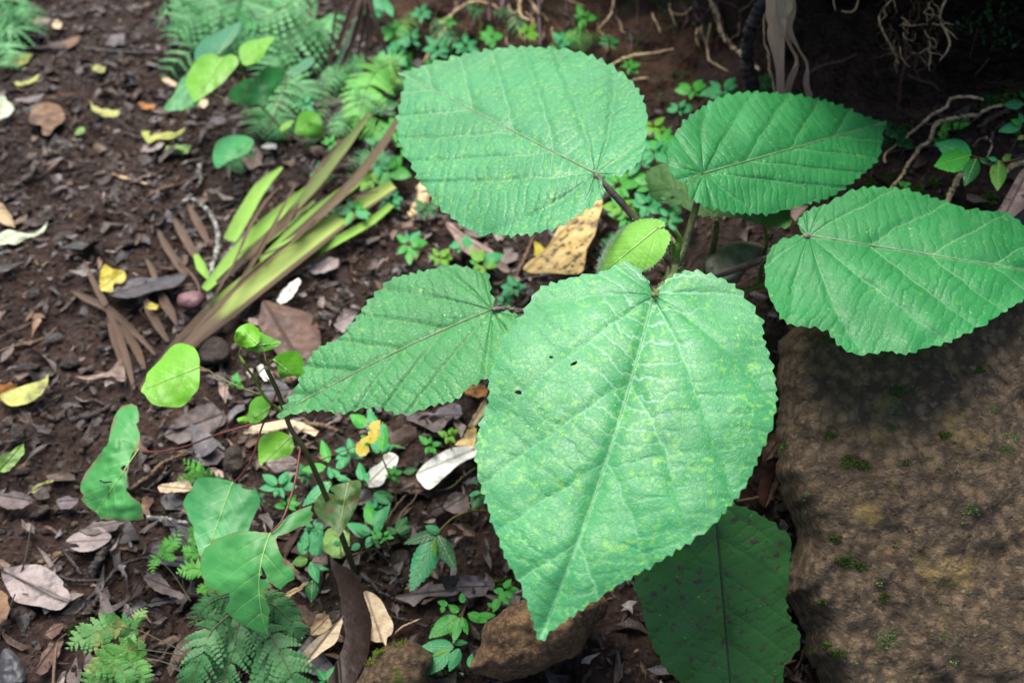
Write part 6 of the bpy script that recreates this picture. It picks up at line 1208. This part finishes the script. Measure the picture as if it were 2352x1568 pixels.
fallen("torn purple brown scrap above the tattered leaf", 3, [(300, 1240), (360, 1170), (420, 1180), (400, 1240), (340, 1280)], D_brown, .015, .25, ragged=4)
fallen("orange brown curled leaf at the bottom left edge", 3, [(-10, 1180), (-10, 960), (40, 980), (65, 1060), (40, 1140)], D_round, .03, .4)
fallen("pale lime round leaf below the blotched old leaf", 6, [(340, 700), (290, 640), (330, 560), (420, 530), (500, 580), (490, 680), (440, 748), (380, 740)], D_lime, .02, .1)
fallen("pinkish brown leaf left of the dark curled leaf's stalk", 6, [(230, 770), (270, 730), (340, 745), (350, 780), (290, 800)], D_rosy, .02, .2)
fallen("brown leaf sheet under the tan curled leaf and dark curled leaf", 6, [(120, 1050), (200, 1060), (260, 1120), (230, 1230), (170, 1210), (140, 1120)], D_brown, .012, .2)
fallen("tan strip of leaf left of the curled herb stalk", 6, [(20, 1010), (90, 960), (220, 900), (230, 915), (120, 985), (40, 1030)], D_tan, .03, .2)
fallen("pale leaf on the ground left of the wide leaved nettle herb", 6, [(-60, 120), (0, 60), (100, 60), (150, 110), (90, 160), (0, 180)], D_pink, .02, .2)
fallen("brown round leaf on the blurred part of the path", 1, [(190, 790), (215, 710), (290, 680), (370, 690), (422, 740), (420, 800), (360, 840), (330, 890), (280, 885), (270, 830), (210, 820)], D_round, .02, .15)
fallen("yellow curled sliver on the path at the top left", 1, [(85, 540), (130, 545), (190, 530), (262, 485), (240, 530), (170, 562), (110, 562)], D_yg, .03, .3)
fallen("olive dead leaf at the path's edge in the top left", 1, [(60, 430), (80, 380), (150, 350), (210, 360), (190, 410), (130, 440)], D_yg, .015, .2)
fallen("pale green ribbed leaf cut by the left edge, upper left", 1, [(-10, 790), (-10, 640), (25, 625), (75, 680), (98, 720), (60, 770)], D_pgreen, .03, .2)
fallen("whitish curved leaf above the brown round leaf", 1, [(95, 650), (160, 645), (230, 640), (302, 610), (270, 655), (180, 680), (120, 675)], D_grey, .02, .3)
fallen("yellow green twisted leaf in the middle of the path", 1, [(575, 655), (610, 690), (680, 715), (800, 735), (770, 770), (690, 765), (610, 725)], D_yg, .025, .3)
fallen("bright yellow green split leaf lying on a white one on the path", 1, [(930, 870), (970, 862), (1040, 885), (1110, 870), (1160, 875), (1225, 840), (1190, 890), (1120, 920), (1040, 920), (980, 945), (950, 910)], D_yg, .035, .3)
fallen("white leaf underneath the split yellow green leaf", 1, [(935, 1000), (950, 950), (1010, 935), (1085, 940), (1050, 985), (980, 1005)], D_pink, .02, .2)
fallen("olive and grey leaf right of the split yellow green leaf", 1, [(1080, 1020), (1090, 960), (1170, 955), (1260, 960), (1240, 1010), (1150, 1025)], D_lime, .012, .2)
fallen("orange leaf scrap below the leafy seedling", 1, [(920, 690), (950, 672), (1028, 690), (1020, 715), (940, 712)], D_orange, .02, .2)
fallen("peach leaf below the bright leaf of the leafy seedling", 1, [(1295, 690), (1330, 660), (1380, 665), (1385, 695), (1340, 710)], D_cream, .02, .2)
fallen("peach leaf at the left of the leafy seedling", 1, [(1070, 520), (1110, 505), (1168, 555), (1160, 580), (1110, 560)], D_cream, .02, .2)
fallen("lilac leaf on the path under the leafy seedling", 1, [(975, 800), (1010, 770), (1090, 765), (1060, 795), (1000, 812)], D_lilac, .015, .2)
fallen("lilac leaf right of the orange scrap, under the hanging leaves", 1, [(1385, 790), (1420, 765), (1490, 780), (1470, 815), (1410, 825)], D_lilac, .015, .2)
fallen("white scrap below the hanging ferns", 1, [(1720, 970), (1760, 940), (1830, 945), (1835, 975), (1770, 985)], D_white, .02, .2)
fallen("pinkish leaf right of the lowest hanging leaf", 1, [(1600, 1060), (1640, 1000), (1700, 970), (1740, 1010), (1720, 1090), (1660, 1120)], D_rosy, .015, .2)
fallen("tan scrap on the dark path at the top", 1, [(195, 140), (250, 115), (330, 125), (320, 155), (240, 165)], D_rosy, .015, .2)
fallen("tan leaf tip on the path right of the top tan scrap", 1, [(340, 150), (380, 125), (415, 150), (400, 180), (360, 180)], D_cream, .015, .2)
fallen("grey shiny leaf near the ferns at the top", 1, [(680, 290), (740, 230), (830, 220), (820, 270), (750, 310)], D_lilac, .02, .2)
fallen("brown leaf left of the grey shiny leaf at the top", 1, [(400, 310), (450, 260), (530, 240), (510, 290), (440, 320)], D_round, .015, .2)
fallen("yellow lobed scrap in mid path near the top", 1, [(600, 450), (640, 425), (690, 445), (680, 480), (620, 470)], D_yg, .015, .2)
fallen("green scrap lying in mid path", 1, [(490, 885), (530, 840), (560, 840), (560, 875), (510, 890)], D_lime, .015, .2)
fallen("tan curved leaf cut by the left edge, above the pale green curled leaf", 1, [(-10, 1460), (-10, 1330), (40, 1380), (90, 1460), (110, 1500), (50, 1500)], D_tan, .02, .3)
fallen("pinkish tan leaf below the dry blade bundle", 2, [(500, 1080), (600, 1075), (720, 1045), (800, 970), (830, 1100), (780, 1110), (740, 1080), (640, 1095), (560, 1100)], D_rosy, .02, .3)
fallen("weathered grey brown leaf cut by the right edge on the slope", 12, [(1665, 1450), (1720, 1340), (1800, 1200), (1880, 1050), (1960, 940), (2060, 900), (2060, 1300), (1960, 1400), (1820, 1510), (1730, 1540)], D_rosy, .04, -.3, sp=5)
fallen("dark slate leaf under the weathered leaf at the right edge", 12, [(1720, 1545), (1840, 1500), (1980, 1400), (2060, 1340), (2060, 1500), (1960, 1560), (1800, 1600)], D_slate, .02, -.2)
fallen("brown curled leaf between the two right hand big leaves", 7, [(870, 1330), (900, 1300), (960, 1290), (1000, 1290), (960, 1350), (920, 1400)], D_rosy, .05, .3)
for lab, pts, m, o_ in [("dark red shiny leaf wedged between the front leaf and the boulder", [(650, 400), (680, 300), (740, 220), (785, 230), (785, 330), (750, 440), (700, 500), (660, 470)], D_brown, .06),
        ("dark brown dead leaf at the top of the gap beside the boulder", [(690, 160), (730, 60), (800, 10), (835, 20), (800, 90), (740, 200), (690, 230)], D_brown, .08),
        ("black dead leaf in the gap below the dark red one", [(530, 440), (580, 350), (640, 390), (700, 500), (770, 480), (780, 580), (720, 570), (620, 480)], D_dark, .05),
        ("bluish dark leaf at the boulder's foot in the gap", [(770, 620), (800, 570), (835, 600), (835, 650), (790, 640)], D_slate, .05)]:
    fallen(lab, 8, pts, m, o_, .3)
root_("thin orange twig in the gap beside the boulder", 8, [(530, 460), (600, 450), (680, 435), (720, 425)], [2.6, 3, 3, 2], M_twigb, up=[.08] * 4, name="twig", cat="twig")

# ------------------------------------------------------------------ moss and tiny growth
M_moss = plain_mat("moss", (.045, .105, .010), (.09, .17, .02), 60, .8, .001, tfac=.15)
M_mossl = plain_mat("pale_moss", (.20, .33, .10), (.13, .26, .08), 60, .8, .001, tfac=.15)
def moss(name, patches, per, hmin, hmax, mat, bvh=None, seed=3):
    """patches: (u, v, radius px); tufts of short blades on whatever surface lies there"""
    g = np.random.default_rng(seed); V, F = [], []
    for (u, v_, r) in patches:
        for _ in range(int(per * r / 10)):
            a = g.uniform(0, 6.28); q = r * math.sqrt(g.uniform(0, 1)) * (1 + .3 * math.sin(a * 3 + u)); uu, vv = u + math.cos(a) * q, v_ + math.sin(a) * q * .7
            d = Vector([float(x) for x in ray(uu, vv)]).normalized()
            loc, nr, _i, _d = (bvh or BVH).ray_cast(EYE, d)
            if loc is None: continue
            p = np.array(loc); n_ = np.array(nr); n_ = n_ if n_ @ -np.array(d) > 0 else -n_
            L = g.uniform(hmin, hmax); dr = n_ + np.array([0, 0, .4]) + g.normal(0, .55, 3); dr /= np.linalg.norm(dr); s = np.cross(dr, g.normal(size=3)); s /= np.linalg.norm(s); w_ = L * g.uniform(.14, .3)
            o = len(V); V += [p - s * w_ * .4, p + s * w_ * .4, p + dr * L * .6 + s * w_, p + dr * L * .6 - s * w_, p + dr * L]; F += [(o, o + 1, o + 2, o + 3), (o + 3, o + 2, o + 4)]
    return kind(mk(name, np.array(V), F, mat, smooth=False, origin=(0, 0, 0)), "stuff")
def bvh_of(*objs):
    V, F = [], []; o = 0
    for ob in objs:
        mw = np.array(ob.location)
        V += [tuple(np.array(v.co) + mw) for v in ob.data.vertices]; F += [tuple(i + o for i in p.vertices) for p in ob.data.polygons]; o = len(V)
    return BVHTree.FromPolygons(V, F)
rocks = [o for o in COL.objects if o.type == 'MESH' and o.name.split('.')[0] in ("rock", "boulder")]
RB = bvh_of(*rocks)
moss("moss", [(x, y, r) for x, y, r in [q for q in [(1949, 1061, 22), (1985, 1068, 14), (1905, 1000, 14), (1945, 1288, 24), (1975, 1300, 14), (1920, 1238, 13), (1810, 1190, 12), (1808, 1240, 10), (2030, 1370, 12), (1925, 1500, 18), (1900, 1480, 10), (1890, 1380, 8), (2080, 1065, 6), (1800, 1025, 10), (2150, 780, 16), (2060, 900, 18), (2250, 850, 12), (2170, 1000, 14), (1860, 1490, 10)]]], 190, .0008, .0035, M_moss, RB)
moss("moss", [(2040, 1460, 26), (2030, 1480, 18), (2080, 890, 26), (2050, 930, 22), (2330, 1005, 12), (2230, 1170, 20), (2280, 940, 12)], 90, .0008, .003, M_mossl, RB, 4)
moss("moss", [(1855, 1133, 5), (1848, 1148, 4), (1962, 1520, 6), (2210, 1200, 5), (2225, 1360, 5), (2310, 1000, 9), (2060, 1250, 7), (2020, 1340, 8), (1850, 1175, 5), (2190, 1520, 8), (2205, 1480, 5), (2140, 1050, 5), (2160, 1075, 4), (2010, 1520, 4), (2160, 1380, 5), (2060, 1480, 5)], 40, .001, .0035, M_mossl, RB, 5)
moss("moss", [q[:2] + (q[2],) for q in [(920, 1460, 30), (960, 1455, 26), (880, 1475, 16), (1000, 1560, 26), (870, 1500, 12), (850, 1520, 12), (1060, 1400, 10)]], 150, .002, .007, plain_mat("yellow_moss", (.14, .17, .02), (.09, .13, .015), 60, .8, .001, tfac=.1), RB, 6)
moss("moss", [(1010, 1555, 30), (1050, 1540, 20), (2310, 235, 26), (2260, 250, 22), (2200, 290, 20), (2080, 300, 18), (2330, 300, 16), (2150, 420, 16), (2080, 400, 14), (2270, 460, 22), (2040, 410, 18), (2000, 420, 14), (2110, 440, 16), (2230, 340, 12), (1480, 330, 20), (2320, 480, 14), (1140, 1340, 14), (2290, 240, 16), (170, 1450, 14)], 90, .002, .008, M_moss, None, 7)
moss("ground_cover", [(1000, 60, 40), (950, 120, 40), (1050, 80, 36), (900, 40, 30), (1130, 60, 36), (1200, 50, 30), (1320, 60, 30), (1420, 130, 26), (1460, 90, 26), (1550, 60, 30), (2230, 60, 40), (2300, 90, 40), (2290, 30, 40), (880, 220, 40), (900, 300, 36), (860, 380, 30), (1560, 180, 20), (1610, 70, 26), (1530, 20, 30)], 14, .004, .013, plain_mat("bank_sprouts", (.03, .10, .025), (.06, .17, .05), 30, .5, .001, tfac=.2), None, 8)
moss("ground_cover", [(680, 20, 60), (560, 60, 60), (480, 100, 60), (420, 60, 40), (620, 120, 50), (720, 100, 50), (700, 190, 40), (580, 20, 60), (400, 160, 30), (850, 240, 30), (10, 40, 40), (20, 100, 30)], 16, .008, .026, plain_mat("fern_undergrowth", (.025, .10, .04), (.05, .18, .075), 30, .5, .001, tfac=.2), None, 9)
